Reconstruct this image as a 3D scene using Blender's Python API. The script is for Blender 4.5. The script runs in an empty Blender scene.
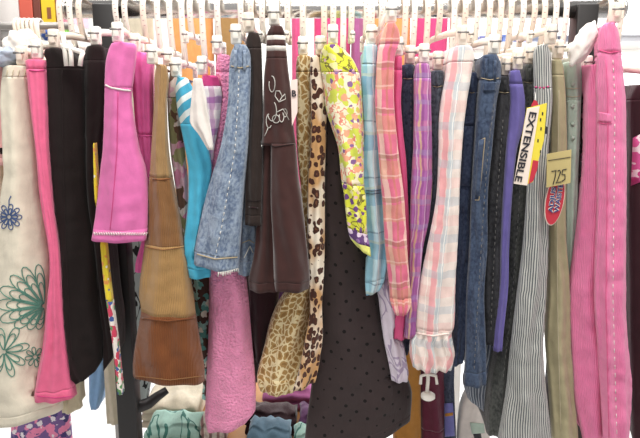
import bpy, bmesh, math, random
from mathutils import Vector, noise
from mathutils.bvhtree import BVHTree
random.seed(7)
SC = bpy.context.scene
COL = SC.collection
# ------------------------------------------------------------------ camera
CAM = Vector((0, -1.2, 1.2)); PITCH = math.radians(10.5); FPX = 640.0
FWD = Vector((0, math.cos(PITCH), -math.sin(PITCH))); UPV = Vector((0, math.sin(PITCH), math.cos(PITCH)))
def ray(px, py):
    return FWD + Vector((1, 0, 0)) * ((px - 320) / FPX) + UPV * ((219 - py) / FPX)
def P(px, py, Y):
    d = ray(px, py); return CAM + d * ((Y - CAM.y) / d.y)
cd = bpy.data.cameras.new('camera'); cam = bpy.data.objects.new('camera', cd); COL.objects.link(cam)
cam.location = CAM; cam.rotation_euler = (math.pi / 2 - PITCH, 0, 0)
cd.sensor_width = 36; cd.lens = 36.0; cd.clip_start = .02; SC.camera = cam
RAILZ = 1.361
# ------------------------------------------------------------------ materials
def lin(c):
    g = .3 * c[0] + .59 * c[1] + .11 * c[2]; c = tuple(x + (g - x) * .12 for x in c)
    return tuple(((x / 255) / 12.92 if x / 255 <= .04045 else ((x / 255 + .055) / 1.055) ** 2.4) for x in c) + (1,)
class NT:
    def __init__(s, name):
        s.m = bpy.data.materials.new(name); s.m.use_nodes = True; s.t = s.m.node_tree; s.n = s.t.nodes
        s.b = s.n['Principled BSDF']; s.uv = s.new('ShaderNodeUVMap').outputs[0]
        sp = s.new('ShaderNodeSeparateXYZ'); s.link(s.uv, sp.inputs[0]); s.u, s.v = sp.outputs[0], sp.outputs[1]
    def new(s, t, **k):
        n = s.n.new(t)
        for a, b in k.items(): setattr(n, a, b)
        return n
    def link(s, a, b): s.t.links.new(a, b)
    def put(s, v, i):
        if hasattr(v, 'node'): s.link(v, i)
        else: i.default_value = v
    def math(s, op, a, b=0.0, c=None):
        n = s.new('ShaderNodeMath', operation=op); s.put(a, n.inputs[0]); s.put(b, n.inputs[1])
        if c is not None: s.put(c, n.inputs[2])
        return n.outputs[0]
    def mix(s, f, a, b, mode='MIX'):
        n = s.new('ShaderNodeMix', data_type='RGBA', blend_type=mode)
        s.put(f, n.inputs[0]); s.put(a, n.inputs[6]); s.put(b, n.inputs[7]); return n.outputs[2]
    def vec(s, su=1., sv=1., ou=0., ov=0.):
        n = s.new('ShaderNodeMapping'); s.link(s.uv, n.inputs[0]); n.inputs[3].default_value = (su, sv, 1); n.inputs[1].default_value = (ou, ov, 0); return n.outputs[0]
    def noise(s, vec, sc=1., det=2., dist=0.):
        n = s.new('ShaderNodeTexNoise'); s.link(vec, n.inputs['Vector']); n.inputs['Scale'].default_value = sc; n.inputs['Detail'].default_value = det; n.inputs['Distortion'].default_value = dist
        return n.outputs[0], n.outputs[1]
    def vor(s, vec, sc, feat='F1', rnd=1.):
        n = s.new('ShaderNodeTexVoronoi', feature=feat); s.put(vec, n.inputs['Vector']); n.inputs['Scale'].default_value = sc; n.inputs['Randomness'].default_value = rnd
        return n.outputs
    def ramp(s, f, stops, const=False):
        n = s.new('ShaderNodeValToRGB'); s.put(f, n.inputs[0]); e = n.color_ramp.elements
        if const: n.color_ramp.interpolation = 'CONSTANT'
        while len(e) < len(stops): e.new(1)
        for i, (p, c) in enumerate(stops): e[i].position = p; e[i].color = c
        return n.outputs[0]
    def less(s, a, t, soft=0):
        return s.math('LESS_THAN', a, t)
    def stripe(s, ax, per, wid, off=0.):
        c = s.u if ax == 'u' else s.v
        f = s.math('FRACT', s.math('MULTIPLY_ADD', c, 1 / per, off))
        return s.math('LESS_THAN', f, wid)
    def done(s, col, rough=.9, height=None, bump=.6, dist=.003, var=.16, sheen=.0):
        f, _ = s.noise(s.vec(), 55, 3); g, _ = s.noise(s.vec(), 900, 2)
        k = s.math('MULTIPLY_ADD', f, var * 2, 1 - var); k = s.math('MULTIPLY', k, s.math('MULTIPLY_ADD', g, .24, .88))
        cc = s.new('ShaderNodeCombineXYZ'); [s.put(k, cc.inputs[i]) for i in range(3)]
        col = s.mix(1.0, col, cc.outputs[0], 'MULTIPLY')
        s.link(col, s.b.inputs['Base Color']); s.b.inputs['Roughness'].default_value = rough; s.b.inputs['Specular IOR Level'].default_value = .25
        s.b.inputs['Sheen Weight'].default_value = .22 + sheen; s.b.inputs['Sheen Roughness'].default_value = .45
        w, _ = s.noise(s.vec(1, .35), 70, 4, .6)
        h = s.math('MULTIPLY_ADD', g, .15, w)
        if height is not None: h = s.math('MULTIPLY_ADD', height, .6, h)
        b = s.new('ShaderNodeBump'); b.inputs['Strength'].default_value = bump; b.inputs['Distance'].default_value = dist
        s.link(h, b.inputs['Height']); s.link(b.outputs[0], s.b.inputs['Normal'])
        return s.m
def rgb(n, c):
    r = n.new('ShaderNodeRGB'); r.outputs[0].default_value = lin(c); return r.outputs[0]
def cloth(name, c, **k):
    n = NT(name); return n.done(rgb(n, c), **k)
def denim(name, c, c2, fade=.5):
    n = NT(name); f, _ = n.noise(n.vec(1, .4), 60, 5, .6); f2, _ = n.noise(n.vec(1.2, .8), 190, 4, .3); w, _ = n.noise(n.vec(1, .12), 700, 2)
    f = n.math('MULTIPLY_ADD', f2, .55, n.math('MULTIPLY', f, .5)); col = n.ramp(f, [(.42, lin(c)), (.42 + fade * .34, lin(c2))]); col = n.mix(n.math('MULTIPLY', w, .35), col, lin(c2))
    return n.done(col, height=f2, var=.14, bump=.9)
def cord(name, c, c2, per=.003):
    n = NT(name); h = n.math('SINE', n.math('MULTIPLY', n.u, 6.283 / per)); f, _ = n.noise(n.vec(), 40, 4, .5)
    col = n.mix(n.math('MULTIPLY_ADD', h, .06, f), rgb(n, c), lin(c2)); return n.done(col, height=h, var=.14, dist=.0015)
def plaid(name, base, stripes, **k):
    n = NT(name); col = rgb(n, base)
    w1, _ = n.noise(n.vec(), 25, 3); w2, _ = n.noise(n.vec(1, 1, 3, 5), 25, 3); n.u = n.math('MULTIPLY_ADD', w1, .012, n.u); n.v = n.math('MULTIPLY_ADD', w2, .012, n.v)
    for ax, per, wid, off, c, al in stripes:
        m = n.math('MULTIPLY', n.stripe(ax, per, wid, off), al * .85); col = n.mix(m, col, lin(c))
    return n.done(col, **k)
def cells(name, edge, fill, core=None, sc=70, sv=.8, et=.09, ct=.3, bg2=None):
    n = NT(name); _, wc = n.noise(n.vec(), 60, 2)
    v = n.mix(.12, n.vec(1, sv), wc, 'ADD') if False else None
    vm = n.new('ShaderNodeVectorMath', operation='MULTIPLY_ADD'); n.link(wc, vm.inputs[0]); vm.inputs[1].default_value = (.012, .012, 0); n.link(n.vec(1, sv), vm.inputs[2])
    d = n.vor(vm.outputs[0], sc, 'DISTANCE_TO_EDGE')[0]
    f1 = n.vor(vm.outputs[0], sc)
    e = rgb(n, edge)
    if bg2:
        w, _ = n.noise(n.vec(1, .6), 22, 2); e = n.mix(n.math('GREATER_THAN', w, .5), e, lin(bg2))
    col = n.mix(n.math('GREATER_THAN', d, et), e, lin(fill))
    if core: col = n.mix(n.math('GREATER_THAN', d, ct), col, lin(core))
    return n.done(col, var=.15)
def dots(name, c, c2, sc=40, r=.1, ang=.6):
    n = NT(name); mp = n.new('ShaderNodeMapping'); n.link(n.uv, mp.inputs[0]); mp.inputs[2].default_value = (0, 0, ang)
    d = n.vor(mp.outputs[0], sc, 'F1', .15)[0]; return n.done(n.mix(n.math('LESS_THAN', d, r), rgb(n, c), lin(c2)), var=.12)
def camo(name, cols, sc=40, sv=1., dist=1.):
    n = NT(name); f, _ = n.noise(n.vec(1, sv), sc, 1, dist); k = len(cols)
    return n.done(n.ramp(f, [(0 if i == 0 else .34 + .32 * i / k, lin(c)) for i, c in enumerate(cols)], True))
def blotch(name, cols, sc=55, sv=.7):
    n = NT(name); _, wc = n.noise(n.vec(), 50, 2); vm = n.new('ShaderNodeVectorMath', operation='MULTIPLY_ADD'); n.link(wc, vm.inputs[0]); vm.inputs[1].default_value = (.03, .03, 0); n.link(n.vec(1, sv), vm.inputs[2])
    o = n.vor(vm.outputs[0], sc); sp = n.new('ShaderNodeSeparateColor'); n.link(o[1], sp.inputs[0]); k = len(cols)
    return n.done(n.ramp(sp.outputs[0], [(i / k, lin(c)) for i, c in enumerate(cols)], True))
def floral(name, bg, petals, sc=35, size=.42, lines=None, bg2=None):
    n = NT(name); col = rgb(n, bg)
    if bg2:
        f, _ = n.noise(n.vec(), 30, 1, 1.5); col = n.mix(n.math('GREATER_THAN', f, .52), col, lin(bg2))
    if lines:
        f, _ = n.noise(n.vec(), 45, 2, 1.2); a = n.math('ABSOLUTE', n.math('SUBTRACT', f, .5)); col = n.mix(n.math('LESS_THAN', a, .028), col, lin(lines))
    f, _ = n.noise(n.vec(), 120, 1)
    for i, c in enumerate(petals):
        o = n.vor(n.vec(1, 1, .137 * i, .271 * i), sc, 'F1', .9)
        d = n.math('ADD', o[0], n.math('MULTIPLY_ADD', f, .5, -.25)); col = n.mix(n.math('LESS_THAN', d, size - .1 * i), col, lin(c))
    return n.done(col)
def vine(name, bg, ln, sc=26, w=.035):
    n = NT(name); f, _ = n.noise(n.vec(1, .45), sc, 2, .8); a = n.math('ABSOLUTE', n.math('SUBTRACT', f, .5))
    return n.done(n.mix(n.math('LESS_THAN', a, w), rgb(n, bg), lin(ln)))
def solid(name, c, rough=.5, metal=0., spec=.5, emit=0., trans=0.):
    m = bpy.data.materials.new(name); m.use_nodes = True; b = m.node_tree.nodes['Principled BSDF']; t = m.node_tree
    nz = t.nodes.new('ShaderNodeTexNoise'); nz.inputs['Scale'].default_value = 30; nz.inputs['Detail'].default_value = 3
    mx = t.nodes.new('ShaderNodeMix'); mx.data_type = 'RGBA'; l = lin(c)
    mx.inputs[6].default_value = tuple(x * .93 for x in l[:3]) + (1,); mx.inputs[7].default_value = tuple(min(1, x * 1.05) for x in l[:3]) + (1,)
    t.links.new(nz.outputs[0], mx.inputs[0]); t.links.new(mx.outputs[2], b.inputs['Base Color'])
    b.inputs['Roughness'].default_value = rough; b.inputs['Metallic'].default_value = metal; b.inputs['Specular IOR Level'].default_value = spec
    if emit: b.inputs['Emission Color'].default_value = l; b.inputs['Emission Strength'].default_value = emit
    if trans: b.inputs['Transmission Weight'].default_value = trans
    return m
# ------------------------------------------------------------------ object helpers
def tag(o, label=None, cat=None, group=None, kind=None):
    if label: o['label'] = label
    if cat: o['category'] = cat
    if group: o['group'] = group
    if kind: o['kind'] = kind
    return o
def empty(name, loc):
    o = bpy.data.objects.new(name, None); COL.objects.link(o); o.location = loc; o.empty_display_size = .05; return o
def link(name, me, m, parent=None, smooth=True):
    """world-space mesh -> object; its vertices are made local to the parent thing"""
    o = bpy.data.objects.new(name, me); COL.objects.link(o)
    if m is not None and not me.materials: me.materials.append(m)
    if smooth:
        for p in me.polygons: p.use_smooth = True
    if parent is not None:
        off = Vector(parent.location); q = parent
        while q.parent is not None: q = q.parent; off += Vector(q.location)
        for v in me.vertices: v.co -= off
        o.parent = parent
    return o
def bmo(name, bm, m, parent=None, smooth=True):
    bmesh.ops.recalc_face_normals(bm, faces=bm.faces)
    me = bpy.data.meshes.new(name); bm.to_mesh(me); bm.free(); return link(name, me, m, parent, smooth)
def box(bm, c, s, bev=.0, rot=None):
    r = bmesh.ops.create_cube(bm, size=1); vs = r['verts']
    for v in vs: v.co = Vector((v.co.x * s[0], v.co.y * s[1], v.co.z * s[2]))
    if bev:
        es = list({e for v in vs for e in v.link_edges}); rr = bmesh.ops.bevel(bm, geom=es, offset=bev, segments=2, affect='EDGES', profile=.5); vs = list({v for f in rr['faces'] for v in f.verts} | {v for v in vs if v.is_valid})
    for v in vs:
        if rot is not None: v.co = rot @ v.co
        v.co += Vector(c)
def tube(bm, pts, r, n=8, flat=None, close=False):
    """round tube through pts; flat=(rx, ry): a strap whose wide side runs along x"""
    pts = [Vector(p) for p in pts]; rings = []; N = len(pts); prev = None
    for i, p in enumerate(pts):
        a = pts[i - 1] if (i or close) else p; b = pts[(i + 1) % N] if (i < N - 1 or close) else p
        t = (b - a).normalized() if (b - a).length > 1e-9 else Vector((0, 0, 1))
        if flat: x = Vector((1, 0, 0)); x = (x - t * x.dot(t)).normalized()
        else:
            if prev is None: x = t.orthogonal().normalized()
            else: x = (prev - t * prev.dot(t)).normalized()
        prev = x; y = t.cross(x)
        rx, ry = flat if flat else (r, r)
        if not flat and callable(r): rx = ry = r(i / max(1, N - 1))
        rings.append([bm.verts.new(p + x * math.cos(2 * math.pi * k / n) * rx + y * math.sin(2 * math.pi * k / n) * ry) for k in range(n)])
    for i in range(N if close else N - 1):
        A, B = rings[i], rings[(i + 1) % N]
        for k in range(n): bm.faces.new((A[k], A[(k + 1) % n], B[(k + 1) % n], B[k]))
    if not close: bm.faces.new(rings[0][::-1]); bm.faces.new(rings[-1])
def interp(rows, y):
    """monotone-ish smooth interpolation of the row table at image row y"""
    if y <= rows[0][0]: return rows[0][1:]
    if y >= rows[-1][0]: return rows[-1][1:]
    for i in range(len(rows) - 1):
        if rows[i][0] <= y <= rows[i + 1][0]: break
    y0, y1 = rows[i][0], rows[i + 1][0]; t = (y - y0) / max(1e-6, y1 - y0); out = []
    for k in range(1, len(rows[0])):
        p1, p2 = rows[i][k], rows[i + 1][k]
        d = p2 - p1
        m1 = ((p2 - rows[i - 1][k]) / (y1 - rows[i - 1][0]) if i > 0 else d / (y1 - y0)) * (y1 - y0)
        m2 = ((rows[i + 2][k] - p1) / (rows[i + 2][0] - y0) if i + 2 < len(rows) else d / (y1 - y0)) * (y1 - y0)
        if m1 * d <= 0: m1 = 0
        if m2 * d <= 0: m2 = 0
        m1 = max(-abs(3 * d), min(abs(3 * d), m1)); m2 = max(-abs(3 * d), min(abs(3 * d), m2))
        t2, t3 = t * t, t * t * t
        out.append((2 * t3 - 3 * t2 + 1) * p1 + (t3 - 2 * t2 + t) * m1 + (-2 * t3 + 3 * t2) * p2 + (t3 - t2) * m2)
    return out
# ------------------------------------------------------------------ garments
NF, NB = 25, 12
GARM = []          # everything hung on the rail, for the collision pass
def ring(L, R, Y, yb, slope, tail, bmax, sy=1.0):
    """one horizontal section of hanging cloth: a rounded near fold that thins to the folded cloth behind"""
    a = (R.x - L.x) / 2; cx = (R.x + L.x) / 2; b = min(a * 1.1, bmax); t = min(tail, a * .8); ym = Y + b; out = []
    yb = max(yb, ym + .012)
    back = []
    for k in range(1, NB + 1):
        s = k / NB; back.append((t + (a - t) * (1 - s) ** 3.0, ym + s * (yb - ym)))
    for hw, y in reversed(back): out.append((-hw, y))
    for k in range(NF):
        f = -math.pi / 2 + math.pi * k / (NF - 1); sx = math.sin(f); out.append((a * sx, ym - b * abs(math.cos(f)) ** .8))
    for hw, y in back: out.append((hw, y))
    return [(cx + x + slope * (y - ym), y) for x, y in out]
class Garment:
    pass
def loft(g, seg, rows, Y, splits, yb=(.11, .05), tail=.006, bmax=.035, slope=0., fold=(.0032, 5), slant=(0, 0), top_round=True, seed=None, grow=1.0, step=4.0, hemflare=0, ruf=None):
    """rings for one tube of cloth from the row table (image row, left, right[, Y]); splits = [(part, material, row0, row1)]"""
    seed = random.random() * 100 if seed is None else seed
    rows = [tuple(r) + (Y,) * (4 - len(r)) for r in rows]
    y0, y1 = rows[0][0], rows[-1][0]; n = max(3, int((y1 - y0) / step)); ys = [y0 + (y1 - y0) * i / n for i in range(n + 1)]
    for s in splits:
        for q in s[2:4]:
            if y0 < q < y1: ys.append(q)
    ys = sorted(set(round(y, 2) for y in ys)); ys = [y for i, y in enumerate(ys) if i == 0 or y - ys[i - 1] > .4 or any(abs(y - q) < .01 for s in splits for q in s[2:4])]
    R = []
    for y in ys:
        xl, xr, Yf = interp(rows, y); xl -= grow; xr += grow; t = (y - y0) / (y1 - y0)
        a0 = (P(xr, y, Yf).x - P(xl, y, Yf).x) / 2; ym = Yf + min(a0 * 1.1, bmax)
        L, Rr = P(xl, y, ym), P(xr, y, ym); z = P((xl + xr) / 2, y, Yf).z
        tb = yb[0] + (yb[1] - yb[0]) * min(1, t * 1.6)
        D = ym - CAM.y; sl_, sr_ = L.x / D, Rr.x / D; lx, rx = L.x, Rr.x      # the rounded near fold reaches further out than its widest plane
        for _ in range(4):
            aa = (rx - lx) / 2; bb = min(aa * 1.1, bmax)
            if L.x + Rr.x < 0: q = math.sqrt(aa * aa + (sl_ * bb) ** 2) - aa; lx = L.x + min(q, aa * .8)
            else: q = math.sqrt(aa * aa + (sr_ * bb) ** 2) - aa; rx = Rr.x - min(q, aa * .8)
        L.x, Rr.x = lx, rx
        pts = ring(L, Rr, Yf, tb, slope, tail, bmax)
        zs = (P(xl, y + slant[0], ym).z - L.z, P(xr, y + slant[1], ym).z - Rr.z); cx = (L.x + Rr.x) / 2; a = (Rr.x - L.x) / 2
        rg = []
        M = len(pts)
        for k, (x, yy) in enumerate(pts):
            u = (x - cx) / max(a, 1e-4); w = t ** 3; dz = w * (zs[0] * (1 - u) / 2 + zs[1] * (1 + u) / 2)
            front = NB <= k < NB + NF; f = (k - NB) / (NF - 1) if front else (0 if k < NB else 1)
            am = fold[0] * min(1, a / .02) * (.45 + .75 * t)
            ph = f * math.pi * fold[1] + 2.2 * noise.noise((seed, z * 6, 1.3)) * 2
            d = am * (math.sin(ph) + .8 * noise.noise((f * 4 + seed, z * 14, seed))) if front else 0
            d += am * (.8 * noise.noise((f * 3, z * 45 + seed, 2)) + .5 * noise.noise((f * 6 + z * 30, z * 80 + seed, 5))) if front else 0
            if ruf and y > ruf[0]: d += ruf[1] * math.sin(f * 40 + seed + z * 90) * min(1, (y - ruf[0]) / 6) if front else 0
            e = math.sin(math.pi * f) ** .5 if front else 0
            rg.append(Vector((x + d * .25 * u * e, yy - d * e, z + dz)))
        R.append(rg)
    if top_round:
        rg = R[0]; c = sum(rg, Vector()) / len(rg); Y_ = ys[0]
        def shr(q, k, dz): xm = c.x; return Vector((xm + (q.x - xm) * k, q.y + (.006 * (1 - k) if q.y < c.y else 0), q.z + dz))
        R.insert(0, [shr(q, .9, .002) for q in rg]); R.insert(0, [shr(q, .72, .0028) for q in R[1]]); ys = [Y_ - .02, Y_ - .01] + ys
    # uv: u = arc length from the middle of the near fold, v = height
    mid = NB + NF // 2; U = []
    for rg in R:
        u = [0.] * len(rg)
        for k in range(mid + 1, len(rg)): u[k] = u[k - 1] + (rg[k] - rg[k - 1]).length
        for k in range(mid - 1, -1, -1): u[k] = u[k + 1] - (rg[k] - rg[k + 1]).length
        U.append(u)
    g.segs.append(dict(R=R, U=U, ys=ys, splits=splits, seg=seg, Y=Y, seed=seed))
def garment(name, label, cat, hook=None, group=None):
    g = Garment(); g.name, g.label, g.cat, g.hook, g.group = name, label, cat, hook, group; g.segs = []; g.extra = []; GARM.append(g); return g
def build(g):
    s0 = g.segs[0]; top = s0['R'][0]; c = sum(top, Vector()) / len(top); zmin = min(p.z for s in g.segs for r in s['R'] for p in r)
    root = empty(g.name, (c.x, c.y, zmin)); tag(root, g.label, g.cat, g.group); g.root = root; g.objs = []; vs, fs = [], []
    for s in g.segs:
        R, U, ys = s['R'], s['U'], s['ys']; K = len(R[0])
        for pi, (part, m, q0, q1) in enumerate(s['splits']):
            idx = [i for i, y in enumerate(ys) if (y >= q0 - .05 or pi == 0) and (y <= q1 + .05 or pi == len(s['splits']) - 1)]
            if len(idx) < 2: continue
            me = bpy.data.meshes.new(part); verts = [tuple(R[i][k]) for i in idx for k in range(K)]; faces = []
            for a in range(len(idx) - 1):
                for k in range(K): faces.append((a * K + k, (a + 1) * K + k, (a + 1) * K + (k + 1) % K, a * K + (k + 1) % K))
            nq = len(faces); faces.append(tuple(range(K))); faces.append(tuple(range((len(idx) - 1) * K, len(idx) * K))[::-1])
            b0 = len(vs); vs += [Vector(v) for v in verts]; fs += [tuple(b0 + i for i in f) for f in faces]
            me.from_pydata(verts, [], faces); uvl = me.uv_layers.new(name='UVMap'); so = s['seed'] * .37
            for f in me.polygons:
                for li in f.loop_indices:
                    vi = me.loops[li].vertex_index; a, k = divmod(vi, K); uvl.data[li].uv = (U[idx[a]][k] + so, R[idx[a]][k].z + so * .3)
            o = link(part, me, m, root); g.objs.append(o)
            for f in list(o.data.polygons)[nq:]: f.use_smooth = False
    g.bvh = BVHTree.FromPolygons(vs, fs)
def onto(g, px, py, off=.0008):
    d = ray(px, py).normalized(); h, n, i, _ = g.bvh.ray_cast(CAM, d)
    return None if h is None else h - d * off
def line(g, pts, r, m, name, parent=None, sub=6, label=None, close=False, dash=None):
    """stitching or embroidery lying on the cloth where the given image points meet it"""
    out, bm = [], bmesh.new(); runs = [[]]
    pts = list(pts) + ([pts[0]] if close else [])
    for i in range(len(pts) - 1):
        (x0, y0), (x1, y1) = pts[i], pts[i + 1]; n = max(1, int(math.hypot(x1 - x0, y1 - y0) / sub))
        for k in range(n + (i == len(pts) - 2)):
            h = onto(g, x0 + (x1 - x0) * k / n, y0 + (y1 - y0) * k / n)
            if h is not None:
                dd = h - CAM; ln = dd.length
                if any(o is not g and hasattr(o, 'bvh') and (lambda q: q is not None and q < ln + .001)(o.bvh.ray_cast(CAM, dd.normalized())[3]) for o in GARM): h = None
            if h is None: runs.append([])
            else: runs[-1].append(h)
    ok = False
    for rn in runs:
        if len(rn) > 1:
            if dash:
                for j in range(0, len(rn) - 1, 2): tube(bm, rn[j:j + 2], r, 5)
            else: tube(bm, rn, r, 5)
            ok = True
    if not ok: bm.free(); return None
    o = bmo(name, bm, m, parent or g.root)
    if label: o['label'] = label
    return o
def patch(g, poly, m, name, parent=None, th=.0012, label=None, n=6, off=.0006):
    """a sewn-on piece (pocket, loop, label) following the cloth: quad given by 4 image points tl tr br bl"""
    tl, tr, br, bl = [Vector(p) for p in poly]; bm = bmesh.new(); G = []
    for j in range(n + 1):
        row = []
        for i in range(n + 1):
            q = (tl * (1 - i / n) + tr * (i / n)) * (1 - j / n) + (bl * (1 - i / n) + br * (i / n)) * (j / n); h = onto(g, q.x, q.y, off + th); row.append(h)
        G.append(row)
    if any(h is None for r in G for h in r):
        good = [h for r in G for h in r if h is not None]
        if not good: bm.free(); return None
        ym = sum(h.y for h in good) / len(good)
        for j in range(n + 1):
            for i in range(n + 1):
                if G[j][i] is None:
                    q = (tl * (1 - i / n) + tr * (i / n)) * (1 - j / n) + (bl * (1 - i / n) + br * (i / n)) * (j / n); G[j][i] = P(q.x, q.y, ym)
    A = [[bm.verts.new(h) for h in r] for r in G]; uvl = bm.loops.layers.uv.new('UVMap')
    for j in range(n):
        for i in range(n): bm.faces.new((A[j][i], A[j + 1][i], A[j + 1][i + 1], A[j][i + 1]))
    r = bmesh.ops.extrude_face_region(bm, geom=bm.faces[:])
    for v in [v for v in r['geom'] if isinstance(v, bmesh.types.BMVert)]: v.co.y += th * .9
    for f in bm.faces:
        for l in f.loops: l[uvl].uv = (l.vert.co.x, l.vert.co.z)
    o = bmo(name, bm, m, parent or g.root)
    if label: o['label'] = label
    return o
# ------------------------------------------------------------------ cloth materials
B = lambda *a: a
M = {}
M['pale_pink'] = cloth('pale_pink_cotton', (232, 172, 166)); M['cream'] = cloth('cream_cotton', (226, 206, 184))
M['linen'] = cloth('white_linen', (224, 214, 192), bump=.6, dist=.003); M['linen_dim'] = cloth('shaded_linen', (196, 184, 152))  # linen_dim: same linen, shade of the rear leg put into its colour
M['rose'] = cloth('rose_pink_knit', (236, 100, 142)); M['black'] = cloth('black_stretch', (28, 19, 18), sheen=-.17); M['browblack'] = cloth('brown_black_velvet', (32, 20, 20), sheen=-.15)
M['yellowprint'] = floral('yellow_print', (232, 206, 40), [(236, 150, 70), (90, 100, 160), (240, 235, 220)], sc=80, size=.34)
M['redgreenprint'] = floral('red_green_print', (235, 225, 215), [(214, 60, 90), (90, 150, 90), (60, 90, 160)], sc=60, size=.5)
M['capri_pink'] = cloth('bubblegum_jersey', (228, 108, 174)); M['hot_pink'] = cloth('hot_pink_jersey', (238, 104, 176))
M['vine'] = vine('grey_black_vine', (160, 170, 168), (34, 34, 36), 20, .014)
M['tan1'] = cord('tan_corduroy', (178, 140, 90), (158, 118, 70)); M['tan2'] = cord('mid_brown_corduroy', (152, 104, 58), (132, 86, 46))
M['tan3'] = cord('light_tan_corduroy', (190, 146, 88), (168, 124, 68)); M['tan4'] = cord('russet_corduroy', (140, 78, 34), (112, 58, 26))
M['camo'] = blotch('pink_brown_camouflage', [(242, 190, 206), (122, 86, 68), (246, 226, 218), (168, 162, 112), (240, 146, 184)])
M['teal_floral'] = floral('brown_teal_floral', (84, 58, 50), [(150, 205, 196), (90, 160, 150), (235, 232, 215)], sc=45, size=.5)
M['turq'] = cloth('turquoise_jersey', (66, 178, 214)); M['turqstripe'] = plaid('turquoise_white_stripe', (70, 172, 204), [('w', .0, .0, 0, (0, 0, 0), 0)][:0])
def diag(name, c, c2, per, wid, ang):
    n = NT(name); a = n.math('ADD', n.math('MULTIPLY', n.u, math.sin(ang)), n.math('MULTIPLY', n.v, math.cos(ang)))
    f = n.math('FRACT', n.math('MULTIPLY', a, 1 / per)); return n.done(n.mix(n.math('LESS_THAN', f, wid), rgb(n, c), lin(c2)))
M['turqstripe'] = diag('turquoise_white_stripe', (64, 170, 206), (222, 232, 230), .02, .42, -.5)
M['madras'] = plaid('purple_pink_madras', (222, 196, 212), [('v', .035, .4, .1, (240, 232, 225), .85), ('u', .03, .3, .2, (160, 60, 150), .6), ('v', .05, .2, .5, (140, 50, 150), .7), ('u', .05, .15, .7, (220, 210, 90), .6)])
M['white'] = cloth('white_lining', (225, 216, 208)); M['pinkrim'] = cloth('magenta_trim', (214, 60, 130))
_n = NT('pink_terry'); M['terry'] = _n.done(_n.mix(_n.noise(_n.vec(), 230, 3)[0], rgb(_n, (255, 164, 204)), lin((246, 130, 178))), height=_n.math('MULTIPLY', _n.noise(_n.vec(), 230, 3)[0], 3.0), bump=1.0, dist=.004)
M['lightdenim'] = denim('faded_denim', (82, 102, 134), (146, 162, 182)); M['thread'] = solid('white_thread', (226, 222, 212), .9); M['thread_gold'] = solid('tan_thread', (178, 160, 128), .9)
M['brown'] = cloth('chocolate_velour', (66, 36, 33), sheen=.15, dist=.0012); M['leg_black'] = cloth('dark_brown_jersey', (46, 34, 30)); M['maroonblack'] = cloth('maroon_black_velour', (48, 20, 26), sheen=.1)
M['giraffe'] = cells('giraffe_print', (226, 206, 158), (172, 132, 72), (148, 108, 56), sc=100, et=.09, ct=.28)
M['leopard'] = cells('leopard_print', (242, 230, 208), (88, 46, 30), None, sc=112, et=.16, bg2=(200, 150, 92))
M['dots'] = dots('charcoal_dotted_knit', (56, 44, 44), (14, 9, 10), sc=42, r=.14)
M['paisley'] = floral('yellow_green_paisley', (218, 220, 50), [(232, 226, 150), (112, 66, 136), (226, 180, 190)], sc=62, size=.4, lines=(120, 110, 50))
M['paisley2'] = floral('pale_coral_paisley', (238, 228, 192), [(206, 214, 70), (238, 164, 126), (136, 96, 150)], sc=62, size=.46, lines=(226, 130, 110))
M['purpleband'] = floral('purple_print_band', (98, 60, 124), [(220, 200, 220), (150, 110, 170)], sc=70, size=.42); M['lime'] = cloth('lime_edge', (224, 228, 110)); 
M['bluecheck'] = plaid('pale_blue_check', (142, 194, 214), [('u', .05, .35, .3, (196, 220, 226), .8), ('v', .09, .35, .2, (90, 156, 196), .6), ('v', .09, .03, .7, (70, 90, 120), .6), ('v', .09, .05, .9, (210, 220, 190), .6), ('u', .05, .04, .1, (230, 236, 236), .8)])
M['lavender'] = vine('pale_lavender_print', (214, 202, 216), (168, 150, 180), sc=40, w=.03)
M['pinkplaid'] = plaid('pink_tan_plaid', (226, 108, 138), [('u', .034, .3, .05, (238, 214, 190), .7), ('v', .07, .4, .2, (214, 150, 110), .55), ('u', .034, .12, .5, (196, 120, 90), .7), ('v', .07, .1, .75, (150, 110, 70), .55), ('v', .035, .07, .3, (250, 230, 214), .35)])
M['strip_pink'] = cloth('deep_pink_cotton', (228, 84, 138)); M['navy'] = denim('navy_denim', (34, 40, 60), (66, 74, 96), .4)
M['purpleplaid'] = plaid('purple_rainbow_plaid', (172, 96, 166), [('v', .06, .3, .1, (206, 120, 150), .6), ('u', .012, .3, .1, (130, 60, 130), .6), ('u', .03, .12, .6, (214, 190, 120), .7), ('v', .04, .2, .6, (150, 130, 180), .6), ('u', .02, .12, .2, (226, 196, 220), .6)])
M['darkdenim'] = denim('slate_denim', (44, 50, 62), (92, 98, 110), .4)
M['pinkwhite'] = plaid('pink_white_madras', (234, 218, 208), [('u', .052, .22, .75, (236, 124, 142), .75), ('u', .052, .16, .5, (168, 190, 200), .7), ('v', .06, .3, .1, (246, 176, 170), .35), ('v', .06, .22, .55, (176, 190, 200), .55), ('u', .026, .06, .8, (250, 246, 236), .8)])
M['meddenim'] = denim('indigo_denim', (40, 50, 80), (72, 86, 116), .5); M['bluedenim'] = denim('blue_denim', (36, 48, 74), (66, 82, 108), .5)
M['charcoal'] = denim('charcoal_denim', (30, 30, 34), (56, 56, 60), .4); M['violet'] = cloth('violet_cotton', (100, 90, 160)); M['greyden'] = denim('washed_black_denim', (44, 46, 46), (86, 88, 84), .5)
def pin(name, c, c2, per, wid):
    n = NT(name); w, _ = n.noise(n.vec(1, .3), 40, 2); uu = n.math('MULTIPLY_ADD', w, .004, n.u)
    f = n.math('FRACT', n.math('MULTIPLY', uu, 1 / per)); return n.done(n.mix(n.math('LESS_THAN', f, wid), rgb(n, c), lin(c2)))
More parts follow.
